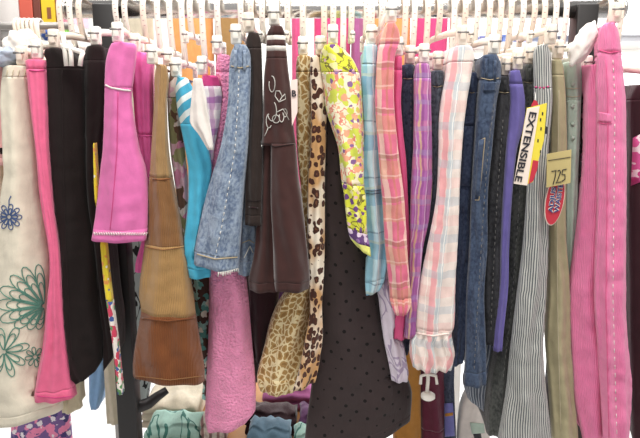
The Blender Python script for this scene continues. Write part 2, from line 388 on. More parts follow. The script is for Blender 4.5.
M['hickory'] = pin('hickory_stripe', (96, 100, 102), (190, 190, 184), .0042, .5); M['pinstripe'] = pin('grey_pinstripe', (92, 100, 116), (176, 182, 190), .006, .35)
M['olive'] = cloth('khaki_twill', (166, 156, 120)); M['mint'] = cloth('pale_mint_cotton', (176, 196, 180)); M['darkwine'] = cloth('dark_wine_velvet', (62, 30, 40), sheen=.1)
M['cordpink'] = cord('candy_pink_corduroy', (250, 134, 182), (240, 114, 166), .003); M['cordpink2'] = cord('candy_pink_corduroy_copy', (250, 134, 182), (240, 114, 166), .003)  # cordpink2 repeats the colours of cordpink
M['wine_edge'] = cloth('maroon_knit', (58, 30, 36)); M['blush'] = cloth('blush_cotton', (240, 214, 204)); M['stripewhite'] = cloth('white_stripe_jersey', (206, 200, 192)); M['pinkprint'] = floral('pink_white_print', (240, 226, 228), [(226, 90, 160), (206, 60, 130)], sc=50, size=.5)
def spots(name, bg, bg2, dark, mid, sc=95, r=.4):
    n = NT(name); f, _ = n.noise(n.vec(1, .6), 16, 2); e = n.ramp(f, [(.42, lin(bg)), (.56, lin(bg2))])
    _, wc = n.noise(n.vec(), 90, 2); vm = n.new('ShaderNodeVectorMath', operation='MULTIPLY_ADD'); n.link(wc, vm.inputs[0]); vm.inputs[1].default_value = (.008, .008, 0); n.link(n.vec(1, .8), vm.inputs[2])
    d = n.vor(vm.outputs[0], sc, 'F1', .75)[0]; col = n.mix(n.math('LESS_THAN', d, r), e, lin(dark)); col = n.mix(n.math('LESS_THAN', d, r * .35), col, lin(mid)); return n.done(col)
M['leopard'] = spots('leopard_print', (240, 226, 204), (206, 154, 96), (78, 42, 30), (120, 74, 48), 92, .5)
M['embroid_green'] = solid('green_thread', (84, 140, 122), .8); M['embroid_blue'] = solid('blue_thread', (70, 92, 140), .8)
def G(name, label, cat, hook, rows, Y, splits, **k):
    g = garment(name, label, cat, hook)
    y0 = rows[0][0]; xf = P((rows[0][1] + rows[0][2]) / 2, y0, Y).x
    g.slope = max(-.3, min(.3, (P(hook, 15, 0).x - xf) / (0 - Y))) if hook is not None else 0.
    g.slope = k.pop('slope', g.slope); loft(g, '', rows, Y, splits, slope=g.slope, **k); return g
# ------------------------------------------------------------------ the row of clothes, from the rack's first post to its last
g_edge = garment('blouse', 'pale pink blouse with a black-edged cream underlayer beside the off-white floral trousers', 'blouse', None)
loft(g_edge, '', [B(66, -14, 6), B(120, -14, 7), B(155, -12, 9), B(166, -12, 8)], -.12, [B('body', M['pale_pink'], 66, 158), B('hem', M['pale_pink'], 158, 166)], yb=(.12, .08))
loft(g_edge, '', [B(130, -14, 5), B(172, -14, 5), B(200, -15, 6), B(230, -16, 2), B(260, -16, -3)], -.105, [B('underlayer', M['cream'], 130, 260)], yb=(.05, .05))
g_crm = g_edge
g_wht = G('trousers', 'off-white linen trousers embroidered with large green flowers', 'trousers', 64, [B(67, 6, 27), B(75, 5, 28), B(100, 4, 30), B(150, 7, 36), B(175, 8, 38), B(200, 5, 41), B(225, 3, 45), B(250, 0, 48), B(275, -3, 51), B(300, -6, 49), B(350, -8, 47), B(385, -8, 46), B(402, -8, 50), B(410, -8, 62), B(430, -8, 64)], -.145,
    [B('waistband', M['linen'], 67, 77), B('leg', M['linen'], 77, 420), B('hem', M['linen'], 420, 430)], slant=(3, -12))
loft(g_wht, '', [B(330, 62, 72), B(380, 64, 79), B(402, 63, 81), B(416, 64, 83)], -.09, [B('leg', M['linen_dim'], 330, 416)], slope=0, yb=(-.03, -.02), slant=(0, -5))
g_rose = G('flared_trousers', 'rose pink trousers flaring between the off-white and the black pairs', 'trousers', 74, [B(61, 27, 45), B(70, 28, 45), B(100, 31, 46), B(150, 37, 47), B(200, 42, 51), B(250, 50, 58), B(275, 51, 60), B(300, 49, 62), B(350, 45, 67), B(385, 39, 74), B(403, 36, 77)], -.16,
    [B('waistband', M['rose'], 61, 69), B('leg', M['rose'], 69, 393), B('hem', M['rose'], 393, 403)], fold=(.003, 7), yb=(.1, -.06))
g_blk = G('trousers', 'plain black trousers with white hanger straps over the waist', 'trousers', 83, [B(50, 46, 68), B(58, 45, 78), B(66, 45, 84), B(110, 45, 85), B(150, 47, 86), B(200, 50, 88), B(250, 54, 95), B(300, 60, 100), B(345, 64, 104), B(372, 68, 103), B(381, 77, 96)], -.15, [B('waistband', M['black'], 50, 68), B('leg', M['black'], 68, 381)], slant=(6, -6))
g_bbk = G('trousers', 'brownish black velvet trousers beside the bubblegum pink capris', 'trousers', 119, [B(47, 88, 103), B(55, 85, 105), B(110, 85, 106), B(150, 86, 101), B(200, 88, 99), B(245, 95, 105), B(300, 100, 111), B(330, 104, 116), B(350, 104, 118), B(364, 104, 117)], -.13, [B('waistband', M['browblack'], 47, 60), B('leg', M['browblack'], 60, 364)], slant=(10, -10), yb=(-.04, -.05))
g_yel = G('sash', 'narrow yellow printed sash hanging in front of the brownish black velvet', 'sash', None, [B(145, 93.2, 94.4), B(165, 93.6, 96), B(200, 95, 99), B(245, 100.5, 106), B(275, 103, 109), B(300, 106, 112), B(330, 110.5, 116), B(352, 113.5, 118.5), B(395, 118, 123)], -.165, [B('band', M['yellowprint'], 145, 302), B('band', M['redgreenprint'], 302, 395)], yb=(-.15, -.15), bmax=.004, grow=.1)
g_cap = G('capri_trousers', 'bubblegum pink capris with white zigzag stitching at the hem', 'trousers', 128, [B(44, 111, 135), B(48, 109, 136), B(60, 106, 135), B(86, 105, 132), B(100, 105, 131), B(150, 103, 139), B(170, 101, 145), B(200, 98, 148), B(233, 94, 147), B(243, 92, 146)], -.195,
    [B('waistband', M['capri_pink'], 43, 88), B('leg', M['capri_pink'], 88, 231), B('hem', M['capri_pink'], 231, 243)], yb=(-.04, -.09))
g_hot = G('skirt', 'hot pink gathered skirt half hidden behind the bubblegum capris', 'skirt', 146, [B(54, 133, 151), B(62, 131, 152), B(100, 134, 152), B(134, 137, 152), B(150, 139, 153), B(190, 146, 154), B(240, 143, 150), B(262, 137, 148), B(273, 136, 146)], -.135, [B('waistband', M['hot_pink'], 54, 135), B('skirt', M['hot_pink'], 135, 273)], fold=(.003, 9))
g_tan = G('tiered_skirt', 'long corduroy skirt sewn in four tan and russet tiers', 'skirt', 160, [B(66, 157, 166), B(80, 155, 168), B(100, 155, 166), B(150, 152, 168), B(178, 150, 172), B(200, 147, 176), B(247, 145, 184), B(300, 140, 193), B(318, 142, 195), B(350, 137, 200), B(375, 134, 204), B(386, 134, 204)], -.18,
    [B('tier', M['tan1'], 66, 178), B('tier', M['tan2'], 178, 247), B('tier', M['tan3'], 247, 318), B('tier', M['tan4'], 318, 386)], fold=(.003, 6), yb=(.1, -.05), slant=(-4, 2))
g_cam = G('trousers', 'pink and brown camouflage trousers squeezed beside the tiered skirt', 'trousers', 172, [B(68, 171, 180), B(85, 169, 182), B(100, 168, 178), B(150, 171, 184), B(180, 175, 187), B(200, 178, 187), B(240, 182, 185), B(262, 182.5, 185)], -.125, [B('waistband', M['camo'], 68, 98), B('leg', M['camo'], 98, 262)])
g_tea = G('leggings', 'brown leggings with teal and white flowers, below the turquoise pair', 'leggings', 192, [B(255, 186, 209), B(285, 192, 210), B(310, 196, 209), B(340, 201, 208), B(385, 204, 208), B(400, 203, 208)], -.085, [B('leg', M['teal_floral'], 255, 400)], yb=(0, -.02))
g_trq = G('leggings', 'turquoise leggings with white stripes near the waist', 'leggings', 184, [B(79, 178, 187), B(88, 176, 192), B(100, 177, 196), B(110, 178, 199), B(130, 182, 206), B(150, 186, 208), B(170, 189, 211), B(200, 189, 207), B(250, 184, 207), B(270, 182, 210), B(279, 183, 210)], -.17, [B('waistband', M['turqstripe'], 79, 124), B('leg', M['turq'], 124, 270), B('hem', M['turq'], 270, 279)], yb=(.1, -.02))
g_mad = G('shorts', 'purple and white madras shorts with magenta rim and hanging white lining', 'shorts', 204, [B(77, 203, 217), B(83, 199, 219), B(95, 199, 221), B(108, 201, 220), B(125, 206, 218), B(150, 208, 213), B(166, 210, 212)], -.15, [B('waistband', M['pinkrim'], 78, 86), B('leg', M['madras'], 86, 166)], yb=(.1, .0))
loft(g_mad, '', [B(80, 194, 201), B(95, 193, 205), B(110, 191.5, 207), B(122, 191, 209), B(135, 200, 211), B(150, 209, 212.5)], -.2, [B('lining', M['white'], 80, 150)], yb=(-.19, -.19), bmax=.006)
g_ter = G('trousers', 'long fuzzy pink terry trousers below the faded denim pair', 'trousers', 219, [B(56, 218, 229), B(66, 217, 230), B(100, 219, 229), B(150, 213, 221), B(180, 211, 215), B(225, 211, 222), B(255, 210, 232), B(275, 210, 243), B(300, 210, 247), B(350, 209, 251), B(400, 207, 255), B(425, 206, 255), B(438, 208, 246)], -.135,
    [B('waistband', M['terry'], 56, 72), B('leg', M['terry'], 72, 426), B('hem', M['terry'], 426, 438)], yb=(.1, .02), slant=(0, -10))
g_ldn = G('cropped_jeans', 'faded light blue cropped jeans with frayed hems', 'jeans', 242, [B(46, 235, 246), B(52, 232, 249), B(70, 230, 250), B(100, 229, 249), B(130, 225, 248), B(150, 221, 247), B(175, 214, 245), B(200, 207, 243), B(230, 201, 241), B(256, 196, 239), B(271, 195, 238)], -.2,
    [B('waistband', M['lightdenim'], 46, 68), B('leg', M['lightdenim'], 68, 257), B('hem', M['lightdenim'], 257, 271)], yb=(.1, -.11), slant=(-4, 3))
loft(g_ldn, '', [B(150, 245, 250), B(200, 241, 255), B(240, 239, 256), B(268, 238, 255), B(276, 240, 254)], -.15, [B('leg', M['lightdenim'], 150, 262), B('hem', M['lightdenim'], 262, 276)], yb=(-.06, -.08))
g_lbk = G('leggings', 'short dark leggings hanging high between jeans and striped-top brown pants', 'leggings', 252, [B(34, 249, 258), B(40, 247, 260), B(60, 248, 261), B(100, 250, 262), B(150, 247, 262), B(200, 246, 261), B(226, 246, 260)], -.185, [B('waistband', M['leg_black'], 34, 48), B('leg', M['leg_black'], 48, 216), B('hem', M['leg_black'], 216, 226)], yb=(.1, -.1))
g_brn = G('trousers', 'chocolate velour trousers with two white stripes and heart embroidery', 'trousers', 277, [B(27, 271, 282), B(33, 268, 284), B(55, 267, 286), B(75, 265, 288), B(100, 264, 291), B(130, 263, 293), B(146, 262, 295)], -.195,
    [B('waistband', M['brown'], 27, 35), B('stripe', M['stripewhite'], 35, 39.5), B('waistband', M['brown'], 39.5, 45.5), B('stripe', M['stripewhite'], 45.5, 50.5), B('waistband', M['brown'], 50.5, 58), B('seat', M['brown'], 58, 146)], yb=(.1, -.08))
loft(g_brn, '', [B(144, 262, 276), B(200, 258, 273), B(250, 256, 275), B(284, 250, 280), B(293, 251, 279)], -.175, [B('leg', M['brown'], 144, 284), B('hem', M['brown'], 284, 293)], yb=(-.06, -.09), top_round=False)
loft(g_brn, '', [B(144, 272, 295), B(180, 272, 298), B(200, 272, 301), B(250, 274, 306), B(284, 275, 309), B(293, 276, 308)], -.2, [B('leg', M['brown'], 144, 284), B('hem', M['brown'], 284, 293)], yb=(-.08, -.12), top_round=False)
g_mar = G('trousers', 'dark maroon trousers seen only below the chocolate velour pair', 'trousers', 263, [B(255, 250, 272), B(280, 249, 280), B(300, 251, 278), B(340, 252, 274), B(368, 255, 268)], -.1, [B('leg', M['maroonblack'], 255, 368)], yb=(0, 0), slant=(-8, 4))
g_gir = G('trousers', 'tan giraffe-print trousers with a ruffled hem', 'trousers', 303, [B(57, 298, 310), B(66, 297, 311), B(100, 297, 311), B(150, 298, 311), B(200, 303, 309), B(250, 307, 310), B(280, 300, 311), B(300, 283, 311), B(325, 272, 309), B(350, 266, 304), B(385, 258, 300), B(396, 261, 294)], -.135,
    [B('waistband', M['giraffe'], 57, 72), B('leg', M['giraffe'], 72, 380), B('ruffle', M['giraffe'], 380, 396)], yb=(.1, .0), ruf=(378, .002))
g_leo = G('trousers', 'brown and white leopard-spot trousers beside the dotted black skirt', 'trousers', 324, [B(57, 312, 324), B(66, 311, 326), B(100, 312, 326), B(140, 312, 325), B(180, 309, 324), B(230, 308, 324), B(280, 310, 323), B(310, 311, 321), B(340, 306, 322), B(375, 299, 318), B(390, 294, 315)], -.16,
    [B('waistband', M['leopard'], 57, 72), B('leg', M['leopard'], 72, 390)], yb=(.1, -.07), slant=(4, -6))
g_dot = G('flared_skirt', 'charcoal skirt with black dots flaring past the bottom of the row', 'skirt', 343, [B(112, 325.5, 328), B(130, 325, 333), B(150, 325, 341), B(180, 325, 347), B(200, 325, 350), B(250, 324, 364), B(300, 321, 379), B(350, 317, 388), B(400, 312, 403), B(430, 308, 410), B(470, 304, 408)], -.14,
    [B('skirt', M['dots'], 112, 458), B('hem', M['dots'], 458, 470)], slant=(0, -40), fold=(.003, 6), yb=(.06, .03))
g_pai = G('trousers', 'yellow-green paisley trousers with purple flowers and curved hem', 'trousers', 333, [B(46, 325, 338), B(51, 322, 346), B(60, 321, 353), B(75, 323, 359), B(90, 325, 361), B(110, 327, 362), B(130, 333, 363), B(150, 339, 363), B(180, 342, 363), B(200, 345, 365), B(230, 348, 366), B(245, 351, 369), B(254, 358, 370)], -.185,
    [B('waistband', M['paisley'], 46, 72), B('leg', M['paisley2'], 72, 186), B('leg_panel', M['paisley'], 186, 233), B('border', M['purpleband'], 233, 245), B('hem', M['lime'], 245, 254)], yb=(.1, -.12), slant=(-6, 4))
g_blu = G('trousers', 'pale blue checked trousers with a turned-up cuff', 'trousers', 366, [B(46, 365, 376), B(63, 363, 378), B(80, 362, 379), B(100, 362, 381), B(150, 361, 381), B(200, 363, 383), B(250, 367, 386), B(285, 366, 384), B(297, 367, 379)], -.165,
    [B('waistband', M['bluecheck'], 46, 64), B('leg', M['bluecheck'], 64, 284), B('cuff', M['bluecheck'], 284, 297)], yb=(.1, -.1), slant=(0, -6))
g_lav = G('leggings', 'pale lavender printed leggings ending beside a tan pair', 'leggings', 371, [B(250, 376, 387), B(280, 376, 389), B(300, 379, 395), B(340, 384, 401), B(375, 391, 407), B(383, 392, 406)], -.15, [B('leg', M['lavender'], 250, 383)], yb=(-.08, -.09), bmax=.02)
g_ppl = G('trousers', 'pink and tan plaid trousers rising highest, with a gathered cuff', 'trousers', 381, [B(24, 387, 395), B(30, 384, 398), B(42, 380, 399), B(55, 378, 394), B(75, 377, 393), B(100, 376, 393), B(150, 379, 397), B(200, 383, 403), B(250, 386, 406), B(290, 390, 409), B(305, 391, 410), B(316, 396, 405)], -.195,
    [B('waistband', M['pinkplaid'], 24, 44), B('leg', M['pinkplaid'], 44, 300), B('cuff', M['pinkplaid'], 300, 316)], yb=(.1, -.1), ruf=(296, .002))
g_stp = G('leggings', 'deep pink leggings showing as a narrow strip beside pink plaid', 'leggings', 390, [B(58, 394.5, 401), B(80, 394, 401), B(100, 394, 400), B(130, 396, 402), B(160, 398, 405), B(200, 403.5, 407), B(250, 406.5, 409), B(290, 407, 411), B(318, 396, 409), B(340, 394, 406)], -.155, [B('waistband', M['strip_pink'], 58, 70), B('leg', M['strip_pink'], 70, 340)], yb=(.1, -.06))
g_nvy = G('jeans', 'navy jeans between the deep pink leggings and purple plaid', 'jeans', 404, [B(66, 402, 414), B(75, 401, 415), B(100, 401, 415), B(150, 405, 414), B(200, 407, 413), B(250, 409, 413), B(300, 408, 411), B(330, 400, 410), B(345, 396, 410), B(356, 398, 407)], -.13, [B('waistband', M['navy'], 66, 78), B('leg', M['navy'], 78, 356)])
g_pup = G('trousers', 'purple plaid trousers with thin rainbow stripes', 'trousers', 413, [B(65, 417, 428), B(75, 415, 430), B(100, 415, 430), B(150, 414, 431), B(185, 412, 431), B(220, 411, 428), B(250, 411, 422), B(300, 408, 418), B(339, 405, 416)], -.175, [B('waistband', M['purpleplaid'], 65, 78), B('leg', M['purpleplaid'], 78, 339)], yb=(.1, -.04))
g_sld = G('jeans', 'slate blue jeans between purple plaid and pink madras trousers', 'jeans', 426, [B(72, 432, 443), B(80, 431, 446), B(100, 431, 443), B(150, 431, 440), B(200, 428, 438), B(250, 421, 429), B(300, 416, 420), B(326, 414, 417)], -.145, [B('waistband', M['darkdenim'], 72, 86), B('leg', M['darkdenim'], 86, 326)])
g_pwh = G('trousers', 'long pink and white madras trousers with a ruffled gathered cuff', 'trousers', 438, [B(47, 455, 471), B(54, 451, 473), B(75, 448, 470), B(100, 443, 466), B(125, 440, 463), B(150, 440, 461), B(200, 437, 458), B(250, 428, 456), B(300, 418, 454), B(331, 415, 453), B(336, 417, 450), B(346, 411, 451), B(360, 410, 453), B(373, 413, 450)], -.195,
    [B('waistband', M['pinkwhite'], 47, 62), B('leg', M['pinkwhite'], 62, 332), B('ruffle', M['pinkwhite'], 332, 373)], yb=(.1, -.08), ruf=(334, .005), fold=(.003, 6))
g_med = G('jeans', 'indigo jeans next to the pink and white madras trousers', 'jeans', 452, [B(74, 467, 476), B(85, 468, 478), B(100, 467, 477), B(115, 464, 477), B(150, 462, 474), B(200, 459, 471), B(250, 457, 469), B(300, 456, 466), B(345, 454, 465), B(368, 452, 462)], -.15, [B('waistband', M['meddenim'], 74, 92), B('leg', M['meddenim'], 92, 368)], yb=(.1, .0), slant=(0, -5))
g_bdn = G('jeans', 'blue jeans with a high folded waistband and long stitched side pocket', 'jeans', 475, [B(56, 483, 497), B(63, 480, 500), B(78, 480, 500), B(100, 478, 496), B(150, 475, 491), B(200, 472, 487), B(250, 470, 486), B(300, 467, 483), B(350, 466, 485), B(388, 464, 485)], -.185, [B('waistband', M['bluedenim'], 56, 80), B('leg', M['bluedenim'], 80, 374), B('hem', M['bluedenim'], 374, 388)], yb=(.1, -.05))
g_pin = G('trousers', 'grey pinstriped trousers seen only below the blue jeans', 'trousers', 463, [B(300, 485, 495), B(340, 485.5, 493), B(360, 477, 492), B(375, 466, 490), B(390, 463, 488), B(409, 468, 486)], -.085, [B('leg', M['pinstripe'], 300, 409)], yb=(-.02, -.03), slant=(-6, 4))
g_cha = G('jeans', 'charcoal jeans next to the violet trousers', 'jeans', 487, [B(78, 501, 510), B(100, 498, 511), B(150, 492, 507), B(200, 488, 504), B(250, 486, 501), B(300, 484, 500), B(334, 485, 499), B(346, 486, 497)], -.16, [B('waistband', M['charcoal'], 78, 92), B('leg', M['charcoal'], 92, 346)], yb=(.1, -.1))
g_vio = G('trousers', 'plain violet trousers beside the yellow EXTENSIBLE tag', 'trousers', 498, [B(72, 511, 519), B(80, 510, 521), B(100, 511, 524), B(125, 509, 523), B(150, 507, 516), B(200, 504, 511), B(250, 502, 508), B(290, 501, 507), B(330, 496, 503), B(352, 494, 501)], -.17, [B('waistband', M['violet'], 72, 84), B('leg', M['violet'], 84, 352)], yb=(.1, -.04))
g_gry = G('jeans', 'washed black jeans behind the yellow EXTENSIBLE tag', 'jeans', 508, [B(66, 525, 536), B(80, 524, 536), B(100, 524, 536), B(150, 517, 531), B(200, 511, 528), B(250, 508, 524), B(300, 505, 518), B(350, 499, 512), B(400, 489, 508), B(437, 487, 502)], -.145, [B('waistband', M['greyden'], 66, 82), B('leg', M['greyden'], 82, 437)], yb=(.1, .05))
g_hic = G('trousers', 'grey and white hickory-stripe trousers reaching the bottom of the row', 'trousers', 531, [B(46, 538, 547), B(53, 535, 550), B(75, 535, 551), B(100, 535, 552), B(150, 530, 548), B(200, 527, 547), B(250, 523, 547), B(300, 517, 545), B(350, 511, 543), B(400, 506, 546), B(448, 498, 550)], -.185, [B('waistband', M['hickory'], 46, 88), B('leg', M['hickory'], 88, 448)], yb=(.1, -.05))
g_oli = G('trousers', 'khaki trousers with a kraft price tag and red oval label', 'trousers', 541, [B(61, 553, 561), B(68, 552, 563), B(100, 553, 565), B(150, 551, 566), B(200, 550, 565), B(250, 550, 566), B(300, 548, 569), B(350, 546, 570), B(400, 549, 573), B(448, 552, 577)], -.155, [B('waistband', M['olive'], 61, 75), B('leg', M['olive'], 75, 448)], yb=(-.03, -.04))
g_mnt = G('trousers', 'pale mint trousers between khaki and candy pink corduroy pairs', 'trousers', 552, [B(63, 566, 580), B(75, 565, 581), B(100, 566, 580), B(150, 567, 578), B(200, 566, 576), B(250, 567, 574), B(300, 570, 573)], -.13, [B('waistband', M['mint'], 63, 100), B('leg', M['mint'], 100, 300)])
g_win = G('leggings', 'dark wine velvet leggings, a sliver beside candy pink corduroy', 'leggings', 562, [B(76, 582, 589), B(105, 580, 588), B(150, 579, 586), B(200, 575, 582), B(250, 571, 577)], -.12, [B('leg', M['darkwine'], 76, 250)], yb=(-.04, -.04))
g_cpk = G('trousers', 'large candy pink corduroy trousers at the end of the rail', 'trousers', 606, [B(24, 604, 615), B(30, 600, 618), B(50, 598, 621), B(70, 597, 623), B(88, 596, 625), B(100, 597, 626), B(200, 597, 627), B(300, 594, 626), B(350, 597, 628), B(400, 600, 631), B(448, 603, 628)], -.2, [B('waistband', M['cordpink'], 24, 52), B('leg', M['cordpink'], 52, 448)], yb=(-.04, -.035), fold=(.004, 6))
loft(g_cpk, '', [B(66, 590, 599), B(88, 587, 603), B(150, 584, 604), B(200, 580, 604), B(250, 574, 602), B(300, 568, 602), B(350, 569, 604), B(400, 572, 607), B(448, 583, 607)], -.165, [B('leg', M['cordpink'], 66, 448)], yb=(-.04, -.04), slope=0)
g_edge2 = G('trousers', 'dark maroon trousers with a pink and white print at the outer edge', 'trousers', 616, [B(86, 636, 652), B(100, 630, 655), B(140, 631, 660), B(200, 629, 660), B(300, 630, 660), B(448, 632, 660)], -.15, [B('waistband', M['wine_edge'], 86, 100), B('leg', M['wine_edge'], 100, 448)])
# ------------------------------------------------------------------ keep the hung cloth apart: what lies behind gives way to what lies in front
def seg_bvh(s):
    R = s['R']; K = len(R[0]); vs = [p.copy() for r in R for p in r]; fs = []
    for a in range(len(R) - 1):
        for k in range(K): fs.append((a * K + k, (a + 1) * K + k, (a + 1) * K + (k + 1) % K, a * K + (k + 1) % K))
    fs.append(tuple(range(K))); fs.append(tuple(range((len(R) - 1) * K, len(R) * K))[::-1]); return BVHTree.FromPolygons(vs, fs)
def inside(t, p):
    n = 0; q = p.copy(); d = Vector((.0131, -1, .0077)).normalized()
    while n < 30:
        h, _, _, _ = t.ray_cast(q, d)
        if h is None: break
        n += 1; q = h + d * 1e-5
    return n % 2 == 1
def settle(passes=4):
    allseg = [(g, s) for g in GARM for s in g.segs]; allseg.sort(key=lambda a: a[1]['Y'])
    for _ in range(passes):
        tr, bb = [], []
        for g, s in allseg:
            tr.append(seg_bvh(s)); ps = [p for r in s['R'] for p in r]
            bb.append([min(p[i] for p in ps) for i in range(3)] + [max(p[i] for p in ps) for i in range(3)])
        moved = 0
        for j, (g, s) in enumerate(allseg):
            for i, (h, q) in enumerate(allseg[:j]):
                if h is g or any(bb[i][k] > bb[j][k + 3] or bb[j][k] > bb[i][k + 3] for k in range(3)): continue
                if not tr[i].overlap(tr[j]): continue
                b = bb[i]
                for r in s['R']:
                    if r[0].z < b[2] - .01 or r[0].z > b[5] + .01: continue
                    cx = sum(p.x for p in r) / len(r); bx = None
                    for p in r:
                        if b[0] <= p.x <= b[3] and b[1] <= p.y <= b[4] and b[2] <= p.z <= b[5] and inside(tr[i], p):
                            d = Vector((1 if cx > p.x else -1, 0, 0)); hit = tr[i].ray_cast(p, d)
                            back = tr[i].ray_cast(p, Vector((0, 1, 0)))
                            ex = hit[3] if hit[0] is not None else 1; ey = back[3] if back[0] is not None else 1
                            if ey < ex: p.y += ey + .001
                            elif ex < 1: p.x += d.x * (ex + .001)
                            moved += 1
        if not moved: break
settle()
def part_ways(iters=30):
    seg = [(g, s) for g in GARM for s in g.segs]; seg.sort(key=lambda a: a[1]['Y']); T = [seg_bvh(s) for g, s in seg]; dirty = set(range(len(seg))); live = None
    for it in range(iters):
        pairs = []; todo = [(i, j) for i in range(len(seg)) for j in range(i + 1, len(seg)) if seg[i][0] is not seg[j][0]] if live is None else live
        hits = {}
        for i, j in todo:
            o = T[i].overlap(T[j])
            if o: pairs.append((i, j)); hits.setdefault(j, set()).update(b for a, b in o); hits.setdefault(('f', i), set()).update(a for a, b in o)
        if not pairs: break
        touched = set()
        for key, fs in hits.items():
            front = isinstance(key, tuple); j = key[1] if front else key; s = seg[j][1]; R = s['R']; K = len(R[0]); n = (len(R) - 1) * K; rows = {}
            for f in fs:
                if f >= n: continue
                a, k = divmod(f, K)
                for aa in (a, a + 1):
                    for kk in (k, (k + 1) % K): rows.setdefault(aa, set()).add(kk)
            for a, ks in rows.items():
                r = R[a]; fr = r[NB:NB + NF]; cx = sum(p.x for p in fr) / NF; cy = max(p.y for p in fr)
                for k in ks:
                    if front and NB <= k < NB + NF: continue          # never dent what is seen in front
                    p = r[k]; w = .06 if front else .14
                    p.x += (cx - p.x) * w; p.y += (cy - p.y) * w * (1.0 if k < NB or k >= NB + NF else .5)
            touched.add(j)
        for j in touched: T[j] = seg_bvh(seg[j][1])
        live = [(i, j) for i, j in todo if i in touched or j in touched]
        live = [(i, j) for i in range(len(seg)) for j in range(i + 1, len(seg)) if seg[i][0] is not seg[j][0]] if it % 6 == 5 else pairs
part_ways()
for g in GARM: build(g)

# ------------------------------------------------------------------ details sewn on the clothes
TJ = solid('dim_thread', (120, 118, 116), .9); TH = M['thread']; TG = M['thread_gold']
def zig(x0, x1, y0, y1, n, a=1.6): return [(x0 + (x1 - x0) * i / n, y0 + (y1 - y0) * i / n + (a if i % 2 else -a)) for i in range(n + 1)]
line(g_cap, zig(94, 147, 233.5, 234, 44, 1.4), .0011, TH, 'zigzag_stitching', sub=2); line(g_cap, [(105.5, 85), (112, 88), (124, 90), (135, 91)], .0014, TH, 'waist_stitching', sub=2)
line(g_cap, [(118, 92), (117, 150), (113, 200), (110, 230)], .0006, M['pinkrim'], 'seam')
line(g_hot, [(135, 134), (143, 136), (152, 136)], .0009, M['hot_pink'], 'seam', sub=3)
line(g_ldn, [(239, 70), (238, 100), (235, 150), (228, 190), (222, 225), (214, 262)], .0006, TH, 'stitching', sub=3, dash=1)
line(g_ldn, [(197, 254), (215, 259), (240, 257)], .0012, TG, 'hem_stitching', sub=3); line(g_ldn, [(231, 66), (240, 68), (249, 66)], .0009, TG, 'waist_stitching', sub=2)
for k, x in enumerate((234, 243)): patch(g_ldn, [(x, 50), (x + 3, 50), (x + 3, 70), (x, 70)], M['lightdenim'], 'belt_loop', th=.002, n=4)
line(g_ldn, [(242, 243), (249, 240), (254, 243)], .0009, TG, 'stitching', sub=2); line(g_ldn, [(244, 258), (250, 246), (254, 255)], .0009, TH, 'stitching', sub=2)
fr = bmesh.new()
for i in range(46):
    x = 196 + 42 * i / 45; h = onto(g_ldn, x, 268 + 4 * math.sin(i / 45 * 3.14)); 
    if h is not None: tube(fr, [h, h + Vector((random.uniform(-.002, .002), -.001, -random.uniform(.004, .008)))], .0006, 4)
bmo('fray', fr, TH, g_ldn.root)
def arc(cx, cy, rx, ry, a0, a1, n=14): return [(cx + rx * math.cos(math.radians(a0 + (a1 - a0) * i / n)), cy - ry * math.sin(math.radians(a0 + (a1 - a0) * i / n))) for i in range(n + 1)]
EM = solid('silver_thread', (200, 196, 188), .6)
for pts in ([(279, 102), (282, 97), (285, 94), (285.5, 99), (279, 102), (275, 96), (276, 91), (279.5, 91), (282, 96)], arc(272, 84, 3, 8, 100, -200), arc(272, 111, 4.5, 10, 60, -160), arc(276, 119, 3.6, 4, 0, 330), arc(281.5, 117, 2.4, 5, 150, 420), [(277, 112), (283, 109), (287, 116), (289, 120)], arc(269, 121, 2.8, 7, 90, 320), [(268, 128), (266, 133), (264.5, 136)], arc(285, 113, 2, 4, 180, 460)):
    line(g_brn, pts, .0007, EM, 'embroidery', sub=2)
line(g_brn, [(263, 143), (275, 147), (294, 144)], .0007, M['browblack'], 'seam', sub=3)
for x in (255, ): line(g_lbk, [(247, 200), (254, 201.5), (261, 200)], .0009, M['browblack'], 'seam', sub=2)
line(g_lbk, [(249, 207), (258, 208)], .0008, M['maroonblack'], 'stitching', sub=2)
# flowers on the linen trousers
GR = M['embroid_green']; BL = M['embroid_blue']
def petals(g, cx, cy, spec, m, r=.0009, loops=(1., .72)):
    for a, ln, w in spec:
        ca, sa = math.cos(math.radians(a)), -math.sin(math.radians(a))
        for s in loops:
            p = []
            for i in range(17):
                t = i / 16 * 2 * math.pi; d = ln * s * (1 - math.cos(t)) / 2 + 2; o = w * s * math.sin(t) * (.35 + .65 * (1 - math.cos(t)) / 2)
                p.append((cx + ca * d - sa * o, cy + sa * d + ca * o))
            line(g, p, r, m, 'embroidery', sub=3)
petals(g_wht, 44, 306, [(98, 40, 6), (118, 42, 7), (138, 43, 7.5), (158, 45, 8), (178, 46, 8), (198, 44, 8), (216, 34, 7), (236, 26, 6), (256, 22, 5)], GR, loops=(1., .78, .55))
petals(g_wht, 4, 352, [(15, 24, 5), (60, 26, 5.5), (100, 22, 5), (330, 22, 5), (290, 24, 5), (250, 20, 5)], GR)
petals(g_wht, 35, 357, [(a, 8, 2.6) for a in range(10, 360, 45)], GR, .0008, (1.,))
petals(g_wht, 9, 217, [(a, 11, 3) for a in range(0, 360, 40)], BL, .0009, (1., .6)); line(g_wht, [(9, 207), (9, 200), (11, 196)], .0009, BL, 'embroidery', sub=2)
for i in range(4): line(g_wht, [(6 + i * 6, 77), (7.5 + i * 6, 70)], .0008, M['linen_dim'], 'gather', sub=2)
line(g_rose, [(37, 396), (55, 398), (76, 396)], .0009, M['pinkrim'], 'hem_stitching', sub=3); line(g_rose, [(29, 70), (37, 71), (45, 70)], .0009, M['pinkrim'], 'seam', sub=2)
